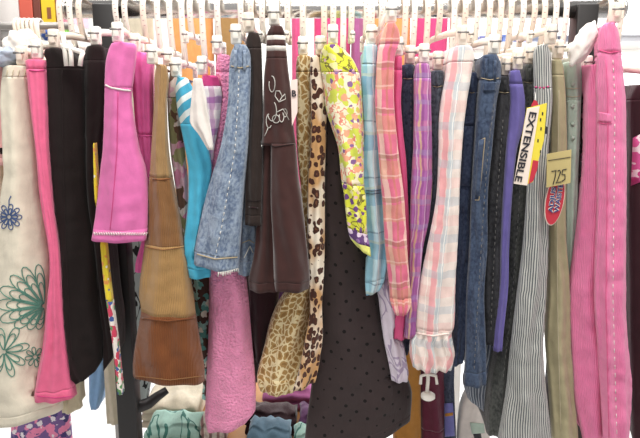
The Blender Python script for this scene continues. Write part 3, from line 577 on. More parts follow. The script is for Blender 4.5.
line(g_blk, [(62, 70), (63, 150), (66, 250), (72, 360)], .0008, M['browblack'], 'seam', sub=8)
# jeans: pocket, loops, stitches
def jeans(g, wb, seam, loops, m):
    line(g, wb, .0006, TG, 'waist_stitching', sub=2)
    if seam: line(g, seam, .0005, TJ, 'stitching', sub=3, dash=1)
    for x, y0, y1 in loops: patch(g, [(x, y0), (x + 2.6, y0), (x + 2.6, y1), (x, y1)], m, 'belt_loop', th=.002, n=3)
jeans(g_bdn, [(481, 78), (490, 80), (499, 78)], [(494, 104), (488, 150), (483, 220), (478, 300), (474, 372)], [(485, 58, 76), (494, 60, 80)], M['bluedenim'])
jeans(g_med, [(468, 92), (472, 93), (477, 92)], None, [(471, 76, 92)], M['meddenim'])
jeans(g_nvy, [(401, 78), (408, 79), (415, 78)], [(411, 84), (411, 130)], [(405, 66, 78)], M['navy'])
jeans(g_sld, [(431, 86), (438, 87), (445, 85)], None, [(436, 74, 86)], M['darkdenim'])
jeans(g_cha, [(499, 92), (505, 93), (511, 92)], [(503, 120), (497, 200), (492, 300), (491, 330)], [(504, 80, 92)], M['charcoal'])
jeans(g_gry, [(524, 82), (530, 83), (536, 82)], [(522, 160), (518, 220), (512, 300), (503, 380)], [(529, 68, 82)], M['greyden'])
line(g_bdn, [(481, 140), (485, 138), (479, 200), (475, 200)], .0008, TG, 'pocket_stitching', sub=3); patch(g_bdn, [(479, 140), (484, 139), (480, 196), (475, 198)], M['bluedenim'], 'pocket', th=.002)
patch(g_bdn, [(484, 82), (497, 82), (496, 91), (483, 91)], M['bluedenim'], 'pocket_flap', th=.002)
patch(g_med, [(464, 126), (473, 126), (470, 186), (462, 186)], M['meddenim'], 'pocket', th=.002); patch(g_med, [(464, 116), (476, 116), (475, 124), (464, 124)], M['meddenim'], 'pocket_flap', th=.002)
line(g_pwh, [(416, 333), (433, 336), (452, 333)], .0015, M['blush'], 'drawstring', sub=3)
line(g_hic, [(535, 87), (543, 88), (551, 86)], .0012, M['pinkrim'], 'waist_stitching', sub=2, dash=1)
for k, y in enumerate((88, 96)): line(g_mnt, [(566, y), (573, y + 1), (580, y)], .0006, M['linen_dim'], 'seam', sub=2)
for y in (84, 106, 124, 138): 
    h = onto(g_mnt, 573, y)
    if h is not None:
        bm = bmesh.new(); bmesh.ops.create_cone(bm, segments=16, radius1=.0036, radius2=.003, depth=.002, cap_ends=True)
        for v in bm.verts: v.co = Vector((v.co.x, -v.co.z, v.co.y)) + h
        bmo('button', bm, M['mint'], g_mnt.root)
line(g_cpk, [(606, 60), (608, 100), (607, 200), (606, 300), (609, 438)], .0008, M['strip_pink'], 'seam', sub=8); line(g_cpk, [(613, 60), (615, 100), (614, 200), (613, 300), (617, 438)], .0006, TH, 'stitching', sub=4, dash=1)
line(g_cpk, [(599, 50), (609, 53), (621, 51)], .0009, M['strip_pink'], 'waist_stitching', sub=2); patch(g_cpk, [(599, 112), (611, 114), (611, 122), (598, 121)], M['cordpink'], 'pocket_flap', th=.002)
line(g_cpk, [(597, 122), (604, 124), (612, 123)], .0008, M['strip_pink'], 'pocket_stitching', sub=2)
patch(g_edge2, [(633, 138), (645, 132), (645, 180), (631, 186)], M['pinkprint'], 'print', th=.0008, label='pink and white print')
line(g_crm, [(1, 148), (5, 172), (4, 196), (2, 225)], .003, M['black'], 'edging', sub=3, label='black edging')
for y in (190, 193): line(g_blu, [(362, y), (372, y + 1), (381, y)], .0006, M['navy'], 'seam', sub=2)
line(g_oli, [(559, 90), (558, 150), (557, 230), (558, 330), (561, 430)], .0006, M['linen_dim'], 'seam', sub=8)
line(g_tan, [(149, 178), (160, 180), (175, 178)], .0009, M['tan4'], 'seam', sub=3); line(g_tan, [(145, 247), (163, 250), (184, 247)], .0009, M['tan2'], 'seam', sub=3); line(g_tan, [(142, 318), (168, 321), (195, 318)], .0012, M['tan4'], 'seam', sub=3); line(g_tan, [(135, 376), (170, 380), (203, 376)], .0009, M['tan2'], 'hem_stitching', sub=4)
# ------------------------------------------------------------------ swing tags and printed labels
def text(body, size, tl, ex, ey, m, name, parent, off, bold=.0):
    """lettering: tl = start of the baseline, ex = reading direction, ey = up direction of the letters"""
    cu = bpy.data.curves.new(name, 'FONT'); cu.body = body; cu.size = size; cu.extrude = .0003; cu.offset = bold; cu.align_x = 'LEFT'
    t = bpy.data.objects.new(name, cu); COL.objects.link(t); bpy.context.view_layer.update()
    me = bpy.data.meshes.new_from_object(t.evaluated_get(bpy.context.evaluated_depsgraph_get())); bpy.data.objects.remove(t)
    ez = ex.cross(ey)
    for v in me.vertices: v.co = tl + ex * v.co.x + ey * v.co.y + ez * (v.co.z + off)
    return link(name, me, m, parent, smooth=False)
def slab(name, pts, Y, th, m, parent, dy=0.):
    """thin card: polygon of image points on the plane y=Y"""
    w = [P(x, y, Y) for x, y in pts]; bm = bmesh.new(); a = [bm.verts.new(p + Vector((0, dy, 0))) for p in w]; f = bm.faces.new(a)
    r = bmesh.ops.extrude_face_region(bm, geom=[f])
    for v in r['geom']:
        if isinstance(v, bmesh.types.BMVert): v.co.y += th
    return bmo(name, bm, m, parent, smooth=False)
CARD = solid('card_white', (240, 222, 206), .6); YEL = solid('card_yellow', (236, 214, 50), .6); REDC = solid('card_red', (206, 40, 60), .5); INK = solid('ink_navy', (34, 32, 44), .6); KRAFT = solid('kraft_card', (196, 176, 112), .8)
Yt = -.232; c0 = P(527, 145, Yt); tg = empty('hang_tag', c0); tag(tg, 'yellow and white EXTENSIBLE hang tag with red edge', 'tag')
slab('card', [(527, 108), (547, 103), (544, 140), (538, 162), (533, 182), (526, 184.5), (514, 183)], Yt, .0012, YEL, tg)
slab('panel', [(527, 108.5), (539.5, 106), (527, 185.5), (513.5, 183.5)], Yt, .0008, CARD, tg, -.001); slab('hook_tab', [(531, 106.5), (534, 100), (537, 101), (538.5, 105)], Yt, .001, REDC, tg)
slab('red_corner', [(533, 160), (538.5, 161), (537, 170), (533, 181), (528.5, 184)], Yt, .0008, REDC, tg, -.0006)
slab('clasp', [(545.5, 126), (547.5, 127), (547, 134), (545, 134)], Yt, .001, INK, tg, -.0004)
bm = bmesh.new(); tube(bm, [P(535, 102, Yt) + Vector((0, .0005, 0)), P(535.5, 97, -.215), P(535, 92, -.19)], .0006, 5); bmo('string', bm, TH, tg)
a, b = P(534.5, 109, Yt), P(518, 183, Yt); ex = (b - a).normalized(); ey = Vector((0, -1, 0)).cross(ex) * 1; ey = ey if ey.x > 0 else -ey
tx = text('EXTENSIBLE', .0148, a + ex * .004 - ey * .0062, ex, ey, INK, 'lettering', tg, .0016, .0003)
def fit(o, a, b, ex):   # stretch the word to the length it has on the tag
    vs = o.data.vertices; ds = [v.co.dot(ex) for v in vs]; lo, hi = min(ds), max(ds); k = (b - a).length / (hi - lo)
    s0 = a.dot(ex) - Vector(o.parent.location).dot(ex)
    for v in vs: v.co += ex * ((v.co.dot(ex) - lo) * k + s0 - v.co.dot(ex))
fit(tx, a + ex * .005, b - ex * .002, ex)
sq = [(540, 118), (542, 112), (540.5, 127), (537.5, 139), (540, 150)]
for i, (x, y) in enumerate(sq): slab('mark', [(x, y), (x + 1.2, y + .3), (x + .9, y + 3.4), (x - .2, y + 3)], Yt, .0006, INK, tg, -.0006)
Yk = -.2; kt = empty('hang_tag', P(558, 168, Yk)); tag(kt, 'kraft paper price tag with handwritten 7.25 on khaki trousers', 'tag')
slab('card', [(547, 154), (571.5, 149.5), (570.5, 183), (546.5, 187.5)], Yk, .001, KRAFT, kt)
bm = bmesh.new()
def ink(pts, r=.0008): tube(bm, [P(x, y, Yk) - Vector((0, .0006, 0)) for x, y in pts], r, 5)
ink([(548, 160.5), (559, 158.8), (570.5, 157)], .0005)
ink([(551.5, 171.5), (556, 170.2), (555, 177), (553, 184.5)]); ink([(557.5, 171), (559.5, 170), (560.5, 172), (558.5, 177.5), (556.5, 182.5), (561, 181.8)]); ink([(566.5, 169), (562.5, 170), (561.8, 174.5), (564.8, 174.5), (565, 179), (561.5, 181.5)])
ink([(556.2, 182), (556.3, 183)], .0009)
bmo('handwriting', bm, INK, kt)
Yo = -.193; ot = empty('label_sticker', P(555, 200, Yo)); tag(ot, 'red oval adjustable waist label hanging below the kraft price tag', 'label')
ov = [(555 + 8.6 * math.cos(t) * math.cos(.18) + 25 * math.sin(t) * math.sin(.18) , 200 - 25 * math.sin(t) * math.cos(.18) + 8.6 * math.cos(t) * math.sin(.18)) for t in [i / 32 * 6.2832 for i in range(32)]]
slab('border', [(555 + (x - 555) * 1.08, 200 + (y - 200) * 1.04) for x, y in ov], Yo, .0008, CARD, ot, .0008); slab('card', ov, Yo, .0008, REDC, ot)
for i, (w, p0, p1) in enumerate((('ADJUS', (552.2, 213), (555.8, 187)), ('WAISTE', (558, 213), (562.8, 184)))):
    a, b = P(*p0, Yo), P(*p1, Yo); ex = (b - a).normalized(); ey = ex.cross(Vector((0, 1, 0))); ey = -ey if ey.x > 0 else ey
    for nm, mm, of, bd in (('lettering_outline', CARD, .0008, .0007), ('lettering', solid('ink_blue', (40, 60, 130), .6), .0013, .0002)):
        t = text(w, .0098, a, ex, ey, mm, nm, ot, of, bd); fit(t, a, b, ex)
# size marker beside the brown trousers
Ys = -.2; st = empty('size_marker', P(294, 92, Ys)); tag(st, 'pale pink size marker with a black letter B beside the brown velour', 'tag')
slab('card', [(290.5, 80), (297.5, 79), (297.5, 112), (292, 126)], Ys, .0015, M['blush'], st)
a = P(291.3, 96.5, Ys); text('B', .0135, a, Vector((1, 0, 0)), Vector((0, 0, 1)), INK, 'lettering', st, .0012, .0002)
# ------------------------------------------------------------------ the rack
CHROME = solid('chrome', (215, 212, 210), .2, 1.0); STEEL = solid('black_steel', (30, 27, 27), .45); WPL = solid('white_plastic', (244, 238, 226), .35); CPL = solid('cream_plastic', (240, 224, 206), .35); GREYM = solid('grey_metal', (150, 146, 142), .4, .6)
rack = empty('clothes_rack', (0, 0, 0)); tag(rack, 'chrome rail clothes rack with two black square posts, holding the whole row', 'clothes rack')
x0, x1 = P(68, 15, 0).x, P(620, 13, 0).x
def rod(name, y, z, xa, xb, r, m, parent):
    bm = bmesh.new(); tube(bm, [(xa, y, z), (xb, y, z)], r, 24); return bmo(name, bm, m, parent)
RR = .0158
rod('rail', 0, RAILZ, x0, x1, RR, CHROME, rack); Y2 = .36; LOWZ = .95
for s, xx in ((-1, x0), (1, x1)):
    bm = bmesh.new(); tube(bm, [(xx + s * .0005, 0, RAILZ), (xx + s * .006, 0, RAILZ)], RR + .002, 24); bmo('end_cap', bm, CHROME, rack)
for px in (100, 589):
    xp = P(px + (3 if px < 300 else -1), 20, -.02).x; bm = bmesh.new(); zt = P(px, 3, -.02).z
    box(bm, (xp, 0, zt / 2), (.038, .04, zt), .003); post = bmo('post', bm, STEEL, rack)
    bm = bmesh.new(); box(bm, (xp, 0, .02), (.05, .46, .04), .004); bmo('foot', bm, STEEL, rack)
xp = P(103, 20, -.02).x
bm = bmesh.new(); p = P(133, 407, 0); q = P(150, 402, .1)
tube(bm, [(xp + .012, 0.0, p.z), tuple(P(141, 406, .02)), tuple(P(149, 403, .03)), tuple(P(158, 396, .04)), tuple(P(167, 390, .05))], lambda t: .0125 - .008 * max(0, t - .4), 12); bmo('arm', bm, STEEL, rack)
# ------------------------------------------------------------------ hangers: each its own, hook over the rail and arms running front to back
HANG = []
def hanger(px, zt, Yf, xf, label, m=WPL, tilt=0., clipw=.0105, cliph=.03, n_mark=6, Yr=0., rr=RR, back=.11, RAILZ=RAILZ, xh=None):
    xh = P(px, 15, Yr).x if xh is None else xh; zb = max(RAILZ - .14, min(RAILZ - .034, zt + .026)) if zt is not None else RAILZ - .05
    o = empty('clothes_hanger', (xh, Yr, zb)); tag(o, label, 'hanger', 'clip hangers on the chrome rail'); R_ = rr + .0052
    pts = [Vector((xh, Yr + R_ * 1.15, RAILZ - .012))]
    for i in range(13):
        t = math.pi * i / 12; pts.append(Vector((xh, Yr + R_ * math.cos(t), RAILZ + R_ * math.sin(t))))
    for i in range(1, 7):
        t = i / 6; pts.append(Vector((xh, Yr - R_ * (1 - t * t), RAILZ + (zb - RAILZ) * t)))
    if tilt:
        for q in pts: q.x += tilt * (RAILZ + .03 - q.z)
    bm = bmesh.new(); tube(bm, pts, 0, 8, flat=(.0054, .0023)); bmo('hook', bm, m, o)
    xb_ = xh + (tilt * (RAILZ + .03 - zb) if tilt else 0); sl = (xf - xb_) / (Yf + .018 - Yr) if abs(Yf + .018 - Yr) > 1e-4 else 0
    A = Vector((xf, Yf + .018, (zt + .022) if zt is not None else zb - .004)); C = Vector((xb_, Yr, zb)); D = Vector((xb_ + sl * back * .3, Yr + back - (.03 if int(px) % 2 else 0), zb + .002))
    bm = bmesh.new(); tube(bm, [A, A.lerp(C, .5) + Vector((0, 0, .003)), C + Vector((0, 0, .003)), C.lerp(D, .5) + Vector((0, 0, .003)), D], 0, 8, flat=(.0036, .006)); bmo('arm', bm, m, o)
    for e in (A, D):
        bm = bmesh.new(); ph = cliph; clipw = clipw if e is A else .0055
        for k, (w, dz) in enumerate(((clipw, .0), )):
            zc = e.z - .021 + ph / 2 if zt is not None else e.z
            box(bm, (e.x, e.y - .004, zc), (w * 1.5, .014, ph), .0025)
            box(bm, (e.x, e.y - .0125, zc + .003), (w * .9, .006, ph * .7), .0015)
        c = bmo('clip', bm, m, o)
        bm = bmesh.new(); tube(bm, [(e.x - clipw * .85, e.y - .0145, zc + .004), (e.x + clipw * .85, e.y - .0145, zc + .004)], .0018, 8); bmo('spring', bm, GREYM, c)
    if n_mark:
        bm = bmesh.new(); rr_ = random.Random(px)
        for i in range(n_mark):
            z = RAILZ + .012 - i * (RAILZ - zb) / (n_mark + 1); y = None
            for j in range(len(pts) - 1):
                a, b = pts[j], pts[j + 1]
                if a.y < Yr and (a.z - z) * (b.z - z) <= 0 and abs(a.z - b.z) > 1e-6: q = a.lerp(b, (a.z - z) / (a.z - b.z)); y = q
            if y is not None: box(bm, (y.x + rr_.uniform(-.0015, .0015), y.y - .0023, z), (.003, .0008, .0012))
        if bm.verts: bmo('size_mark', bm, solid('faded_ink', (186, 150, 146), .7) if 'faded_ink' not in bpy.data.materials else bpy.data.materials['faded_ink'], o, smooth=False)
        else: bm.free()
    return o
short = {}
def nm(g):
    L = g.label; 
    for w in (' with ', ' showing', ' next to', ' between', ' beside', ' seen', ' sewn', ' flaring', ' squeezed', ' half hidden', ' embroidered', ' below', ' behind', ' hanging', ' at the end', ' reaching', ' rising', ' ending'):
        i = L.find(w); L = L[:i] if i > 0 else L
    return L
for g in GARM:
    if g.hook is None: continue
    s = g.segs[0]; y0 = s['splits'][0][2]; top = s['R'][0]; zt = max(p.z for p in top); low = y0 > 130
    xf = sum(p.x for p in top) / len(top); pre = random.choice(['white', 'white', 'cream'])
    m = CPL if (pre == 'cream') else WPL
    if low: hanger(g.hook, None, -.075, P(g.hook, 15, 0).x, 'white plastic hanger whose hook stands in line above the ' + nm(g), m, clipw=.0055, cliph=.02, back=.06)
    else: hanger(g.hook, zt, s['Y'] + .004, xf, f'{pre} plastic clip hanger holding the ' + nm(g), m, tilt=0.)
for px, lab in ((288, 'just past the striped brown trousers'), (351, 'above the yellow-green paisley trousers'), (520, 'between the washed black and hickory-stripe pairs')):
    x = P(px, 15, 0).x; hanger(px, None, -.075, x, 'spare white plastic hanger ' + lab, WPL, clipw=.0055, cliph=.02, back=.06)
hb = next(o for o in bpy.data.objects if o.get('label', '').endswith('holding the plain black trousers'))
yb_ = -.163; bm = bmesh.new()
for pts in ([(63, 34), (64.5, 48), (66.5, 66)], [(70, 44), (71, 55), (71.5, 66)], [(83, 52), (81, 58), (80, 66)], [(62, 47), (72, 49), (84, 53)]): tube(bm, [P(x, y, yb_) for x, y in pts], 0, 8, flat=None) if False else tube(bm, [P(x, y, yb_) for x, y in pts], .0038, 8)
bmo('strap', bm, WPL, hb)
cl = empty('hanger_clip', P(428, 386, -.15)); tag(cl, 'white plastic clip dangling under the ruffled madras cuff', 'clip'); bm = bmesh.new(); yc = -.15
tube(bm, [P(428, 371, yc), P(428, 380, yc), P(427, 392, yc)], .0032, 8); tube(bm, [P(420.5, 384, yc), P(421, 376, yc), P(428, 374, yc), P(436, 376, yc), P(437, 384, yc)], .0028, 8)
bmo('stem', bm, WPL, cl); bm = bmesh.new(); c_ = P(428, 396, yc)
tube(bm, [c_ + Vector((0, 0, .006)), c_ + Vector((0, 0, .003)), c_ - Vector((0, 0, .003)), c_ - Vector((0, 0, .006))], lambda t: .0085 + .0045 * math.sin(math.pi * t), 20); bmo('foot', bm, WPL, cl)
# ------------------------------------------------------------------ room shell
WALL = solid('wall_paint', (236, 234, 228), .8); FLOOR = solid('floor_tile', (226, 226, 226), .35)
def slabbox(name, lo, hi, m, kind='structure'):
    bm = bmesh.new(); box(bm, [(a + b) / 2 for a, b in zip(lo, hi)], [b - a for a, b in zip(lo, hi)]); o = bmo(name, bm, m, None, smooth=False); tag(o, kind=kind); return o
slabbox('floor', (-4, -3.5, -.05), (4, 3.6, 0), FLOOR)
slabbox('wall_back', (-4, 3.6, 0), (.55, 3.7, 3), WALL); slabbox('wall_back_lower', (.55, 3.6, 0), (3.4, 3.7, .75), WALL); slabbox('wall_back_upper', (.55, 3.6, 2.6), (3.4, 3.7, 3), WALL); slabbox('wall_back_end', (3.4, 3.6, 0), (4, 3.7, 3), WALL)
wf = bmesh.new()
for c, s in (((1.975, 3.63, .78), (2.85, .1, .06)), ((1.975, 3.63, 2.57), (2.85, .1, .06)), ((.58, 3.63, 1.675), (.06, .1, 1.85)), ((3.37, 3.63, 1.675), (.06, .1, 1.85)), ((1.975, 3.63, 1.675), (.05, .08, 1.8))): box(wf, c, s)
w = bmo('window_1', wf, solid('window_frame_white', (240, 240, 240), .5), None, False); tag(w, kind='structure')
gl = bmesh.new(); box(gl, (1.975, 3.64, 1.675), (2.74, .01, 1.74)); bmo('pane', gl, solid('lit_window_glass', (255, 255, 255), .2, emit=2.2), w, False)
# ------------------------------------------------------------------ what stands behind the rack
def folded(name, label, cat, px0, px1, py, Y, h, d, m, z0, group=None, sd=0):
    xa, xb = P(px0, py, Y).x, P(px1, py, Y).x; bm = bmesh.new(); nx, ny = 18, 10; uvl = bm.loops.layers.uv.new('UVMap')
    def hgt(u, v):
        e = (1 - abs(2 * u - 1) ** 4) ** .5 * (1 - abs(2 * v - 1) ** 4) ** .5; return z0 + h * e * (.86 + .3 * noise.noise((u * 3 + sd, v * 3, sd)))
    nl = max(2, round(h / .028)); m_ = nl * 6; prof = []
    for k in range(m_ + 1):
        t = k / m_; prof.append((.004 + .009 * (1 - abs(math.sin(math.pi * nl * t)) ** .5) + (.012 * max(0, t - .85) / .15), t * .94))
    for k in range(1, ny): prof.append((.016 + (d - .032) * k / ny, .94 + .06 * math.sin(math.pi * k / ny)))
    for k in range(m_ + 1):
        t = 1 - k / m_; prof.append((d - .004 - .009 * (1 - abs(math.sin(math.pi * nl * t)) ** .5) - (.012 * max(0, t - .85) / .15), t * .94))
    G_ = []
    for y, t in prof:
        r = []
        for i in range(nx + 1):
            u = i / nx; e = min(1, .3 + 5 * min(u, 1 - u)) ** .5; w = noise.noise((u * 4 + sd, y * 14, sd)); w2 = noise.noise((u * 9, y * 30 + sd, t * 5))
            q = .006 * (1 - abs(math.sin(math.pi * nl * t)) ** .5) if t < .93 else .004; sx = 1 - 2 * q / (xb - xa)
            r.append(bm.verts.new(((xa + xb) / 2 + (xb - xa) * (u - .5) * sx, Y + y + (.006 * w * (1 if t < .95 else .2)), z0 + max(0, h * t * (1 - .22 * (1 - e)) + t * (.014 * w + .006 * w2)))))
        G_.append(r)
    for a in range(len(G_) - 1):
        for i in range(nx): bm.faces.new((G_[a][i], G_[a][i + 1], G_[a + 1][i + 1], G_[a + 1][i]))
    bm.faces.new([G_[a][0] for a in range(len(G_))]); bm.faces.new([G_[a][nx] for a in range(len(G_))][::-1]); bm.faces.new([G_[0][i] for i in range(nx + 1)][::-1] + [G_[-1][i] for i in range(nx + 1)])
    for f in bm.faces:
        for l in f.loops: l[uvl].uv = (l.vert.co.x + l.vert.co.y * .2, l.vert.co.y + l.vert.co.z)
    return tag(bmo(name, bm, m), label, cat, group)
WOOD = solid('orange_wood', (176, 118, 58), .55)
# low table with heaps of folded clothes
ZT = .3; tb = empty('low_table', (-.2, .42, 0)); tag(tb, 'low wooden table behind the rack carrying heaps of folded clothes', 'table')
ta, tc = P(143, 420, .3).x, P(352, 420, .3).x
bm = bmesh.new(); box(bm, ((ta + tc) / 2, .5, ZT - .012), (tc - ta, .52, .024), .003); bmo('table_top', bm, WOOD, tb)
for xx in (ta + .03, tc - .03):
    for yy in (.27, .73):
        bm = bmesh.new(); box(bm, (xx, yy, (ZT - .024) / 2), (.03, .03, ZT - .024)); bmo('leg', bm, GREYM, tb)
M['tealswirl'] = vine('teal_swirl_print', (160, 200, 186), (60, 120, 108), sc=16, w=.018); M['lilacstripe'] = pin('beige_lilac_stripe', (214, 200, 188), (150, 116, 112), .02, .35); M['slateblue'] = cloth('slate_blue_cotton', (98, 130, 150)); M['plum'] = cloth('plum_cotton', (84, 46, 84)); M['ochre'] = cloth('ochre_twill', (178, 118, 44)); M['winevel'] = cloth('wine_velvet', (100, 32, 54), sheen=.2); M['periwinkle'] = cloth('periwinkle_cotton', (110, 110, 176)); M['darkolive'] = cloth('dark_olive_twill', (84, 80, 58)); M['greige'] = cloth('greige_cotton', (200, 188, 164)); M['skyblue'] = cloth('sky_blue_cotton', (130, 170, 214)); M['orangecot'] = cloth('orange_cotton', (236, 160, 90)); M['magcot'] = cloth('raspberry_cotton', (226, 70, 130)); M['mauve'] = cloth('mauve_cotton', (178, 96, 150)); M['mixprint'] = floral('violet_print', (120, 90, 150), [(236, 130, 170), (70, 60, 120), (230, 220, 225)], sc=40, size=.5)
hp = 'heaps of folded clothes on the low table'
folded('folded_shirt', 'teal folded shirt with dark swirls on the low table', 'folded clothes', 142, 198, 420, .3, .08, .12, M['tealswirl'], ZT, hp, 1)
folded('folded_shirt', 'grey and pink crumpled shirt right behind the teal swirled one', 'folded clothes', 140, 196, 410, .44, .075, .24, M['greige'], ZT, hp, 2)
folded('folded_shirt', 'beige and mauve striped shirt folded below the teal floral leggings', 'folded clothes', 199, 222, 412, .3, .12, .2, M['lilacstripe'], ZT, hp, 3)
folded('folded_trousers', 'slate blue folded trousers in front on the low table', 'folded clothes', 246, 290, 430, .28, .085, .1, M['slateblue'], ZT, hp, 4)
folded('folded_trousers', 'dusty teal folded trousers at the front edge beside the dotted skirt', 'folded clothes', 292, 336, 430, .27, .07, .1, M['tealswirl'], ZT, hp, 5)
folded('folded_trousers', 'dark maroon folded trousers behind the slate blue ones', 'folded clothes', 244, 296, 405, .4, .06, .12, M['maroonblack'], ZT, hp, 6)
folded('folded_trousers', 'plum folded trousers behind the dusty teal ones', 'folded clothes', 298, 338, 405, .4, .055, .12, M['plum'], ZT, hp, 7)
folded('folded_shirt', 'pink folded shirt at the back of the low table', 'folded clothes', 262, 338, 395, .54, .06, .14, M['mauve'], ZT, hp, 8)
# clothes hung on the second rail, seen under and between the first row
GARM2 = []
def back(name, label, cat, rows, Y, splits, hook, **k):
    g = Garment(); g.name, g.label, g.cat, g.hook, g.group = name, label, cat, None, None; g.segs = []; g.extra = []
    k.setdefault('yb', (Y + .16, Y + .1)); loft(g, '', rows, Y, splits, **k); build(g); top = g.segs[0]['R'][0]
    zt = max(p.z for p in top); xf = sum(p.x for p in top) / len(top); px = 320 + (xf / (Y2 + 1.2)) * 640 / math.cos(0) * 1.0
    hx = xf; o = hanger(int(abs(xf) * 1000), zt, Y + .004, xf, 'white low-bar hanger holding the ' + nm(g), WPL, Yr=Y2, rr=.011, n_mark=0, RAILZ=LOWZ, xh=xf, back=.1); GARM2.append(g); return g
TOPY = 234
back('trousers', 'ochre trousers hung behind, showing beside the dotted skirt hem', 'trousers', [B(TOPY, 385, 412), B(360, 392, 419), B(470, 394, 420)], .33, [B('leg', M['ochre'], TOPY, 470)], 0)
g_wv = back('trousers', 'wine velvet trousers hung behind, under the ruffled madras cuff', 'trousers', [B(TOPY, 417, 438), B(370, 420, 443), B(470, 421, 444)], .335, [B('leg', M['winevel'], TOPY, 432), B('hem', M['winevel'], 432, 470)], 0)
g_nb = back('jeans', 'navy jeans hung behind with a periwinkle label panel', 'jeans', [B(TOPY, 446, 462), B(380, 444, 453), B(470, 445, 456)], .34, [B('leg', M['navy'], TOPY, 470)], 0)
patch(g_nb, [(442.5, 404), (453, 403), (455, 436), (443, 437)], M['periwinkle'], 'label_panel', th=.003, label='periwinkle panel'); patch(g_nb, [(443, 414), (453, 412.5), (453.3, 415.5), (443.2, 417)], M['ochre'], 'label_stripe', th=.004, label='ochre stripe')
g_wt = back('trousers', 'white trousers hung behind with a pale green label, near the pinstripes', 'trousers', [B(TOPY, 478, 496), B(300, 474, 492), B(380, 470, 488), B(410, 460, 487), B(470, 456, 490)], .34, [B('leg', M['white'], TOPY, 470)], 0)
patch(g_wt, [(470, 423), (484, 424), (485, 433), (472, 434)], M['mint'], 'label', th=.003, label='pale green label'); patch(g_wt, [(473, 434), (481, 434), (482, 440), (475, 440)], M['charcoal'], 'label', th=.003, label='black label')
back('trousers', 'greige trousers hung behind, in the bright gap under the black pair', 'trousers', [B(TOPY, 97, 110), B(380, 106, 118), B(425, 109, 122)], .33, [B('leg', M['greige'], TOPY, 425)], 0, yb=(.4, .38))
back('leggings', 'grey leggings with a black branching vine print, behind the black post', 'leggings', [B(TOPY, 118, 150), B(300, 121, 150), B(345, 126, 150), B(385, 130, 150), B(402, 132, 148)], .2, [B('leg', M['vine'], TOPY, 402)], 0, bmax=.02)
back('blouse', 'sky blue and pink blouse hung behind the black trousers', 'blouse', [B(TOPY, 82, 94), B(340, 88, 104), B(372, 90, 106), B(398, 90, 103), B(410, 92, 98)], .36, [B('body', M['skyblue'], TOPY, 410)], 0)
back('trousers', 'added dark olive trousers on the low bar, darkening gaps beside the tiered skirt', 'trousers', [B(TOPY, 158, 200), B(340, 159, 200), B(372, 160, 198)], .31, [B('leg', M['darkolive'], TOPY, 372)], 0)  # added dark garment, keeps the bright floor out of the gaps
back('trousers', 'added deep brown trousers on the low bar, darkening gaps behind the terry pair', 'trousers', [B(TOPY, 204, 262), B(340, 206, 260), B(385, 208, 258)], .31, [B('leg', M['leg_black'], TOPY, 385)], 0)  # added as dark backing for the slivers between front garments
back('skirt', 'added dull plum skirt on the low bar, darkening gaps behind the animal prints', 'skirt', [B(TOPY, 264, 324), B(340, 264, 324), B(376, 266, 322)], .31, [B('skirt', M['plum'], TOPY, 376)], 0)  # also added, so slivers by the prints look dark
back('trousers', 'added dark umber trousers darkening the gap behind khaki and candy pink pairs', 'trousers', [B(TOPY, 540, 566), B(340, 548, 580), B(470, 556, 590)], .31, [B('leg', M['leg_black'], TOPY, 470)], 0)  # added to turn the white gap by the khaki pair dark
back('blouse', 'orange and pink printed blouse hung beside the black rack post', 'blouse', [B(TOPY, 114, 126), B(340, 114, 124), B(372, 115, 124), B(392, 116, 124), B(402, 117, 123)], .36, [B('body', M['redgreenprint'], TOPY, 402)], 0)
back('skirt', 'violet floral skirt hung low behind the off-white trousers', 'skirt', [B(TOPY, 50, 66), B(350, 20, 60), B(420, 14, 70), B(470, 12, 74)], .33, [B('skirt', M['mixprint'], TOPY, 470)], 0)
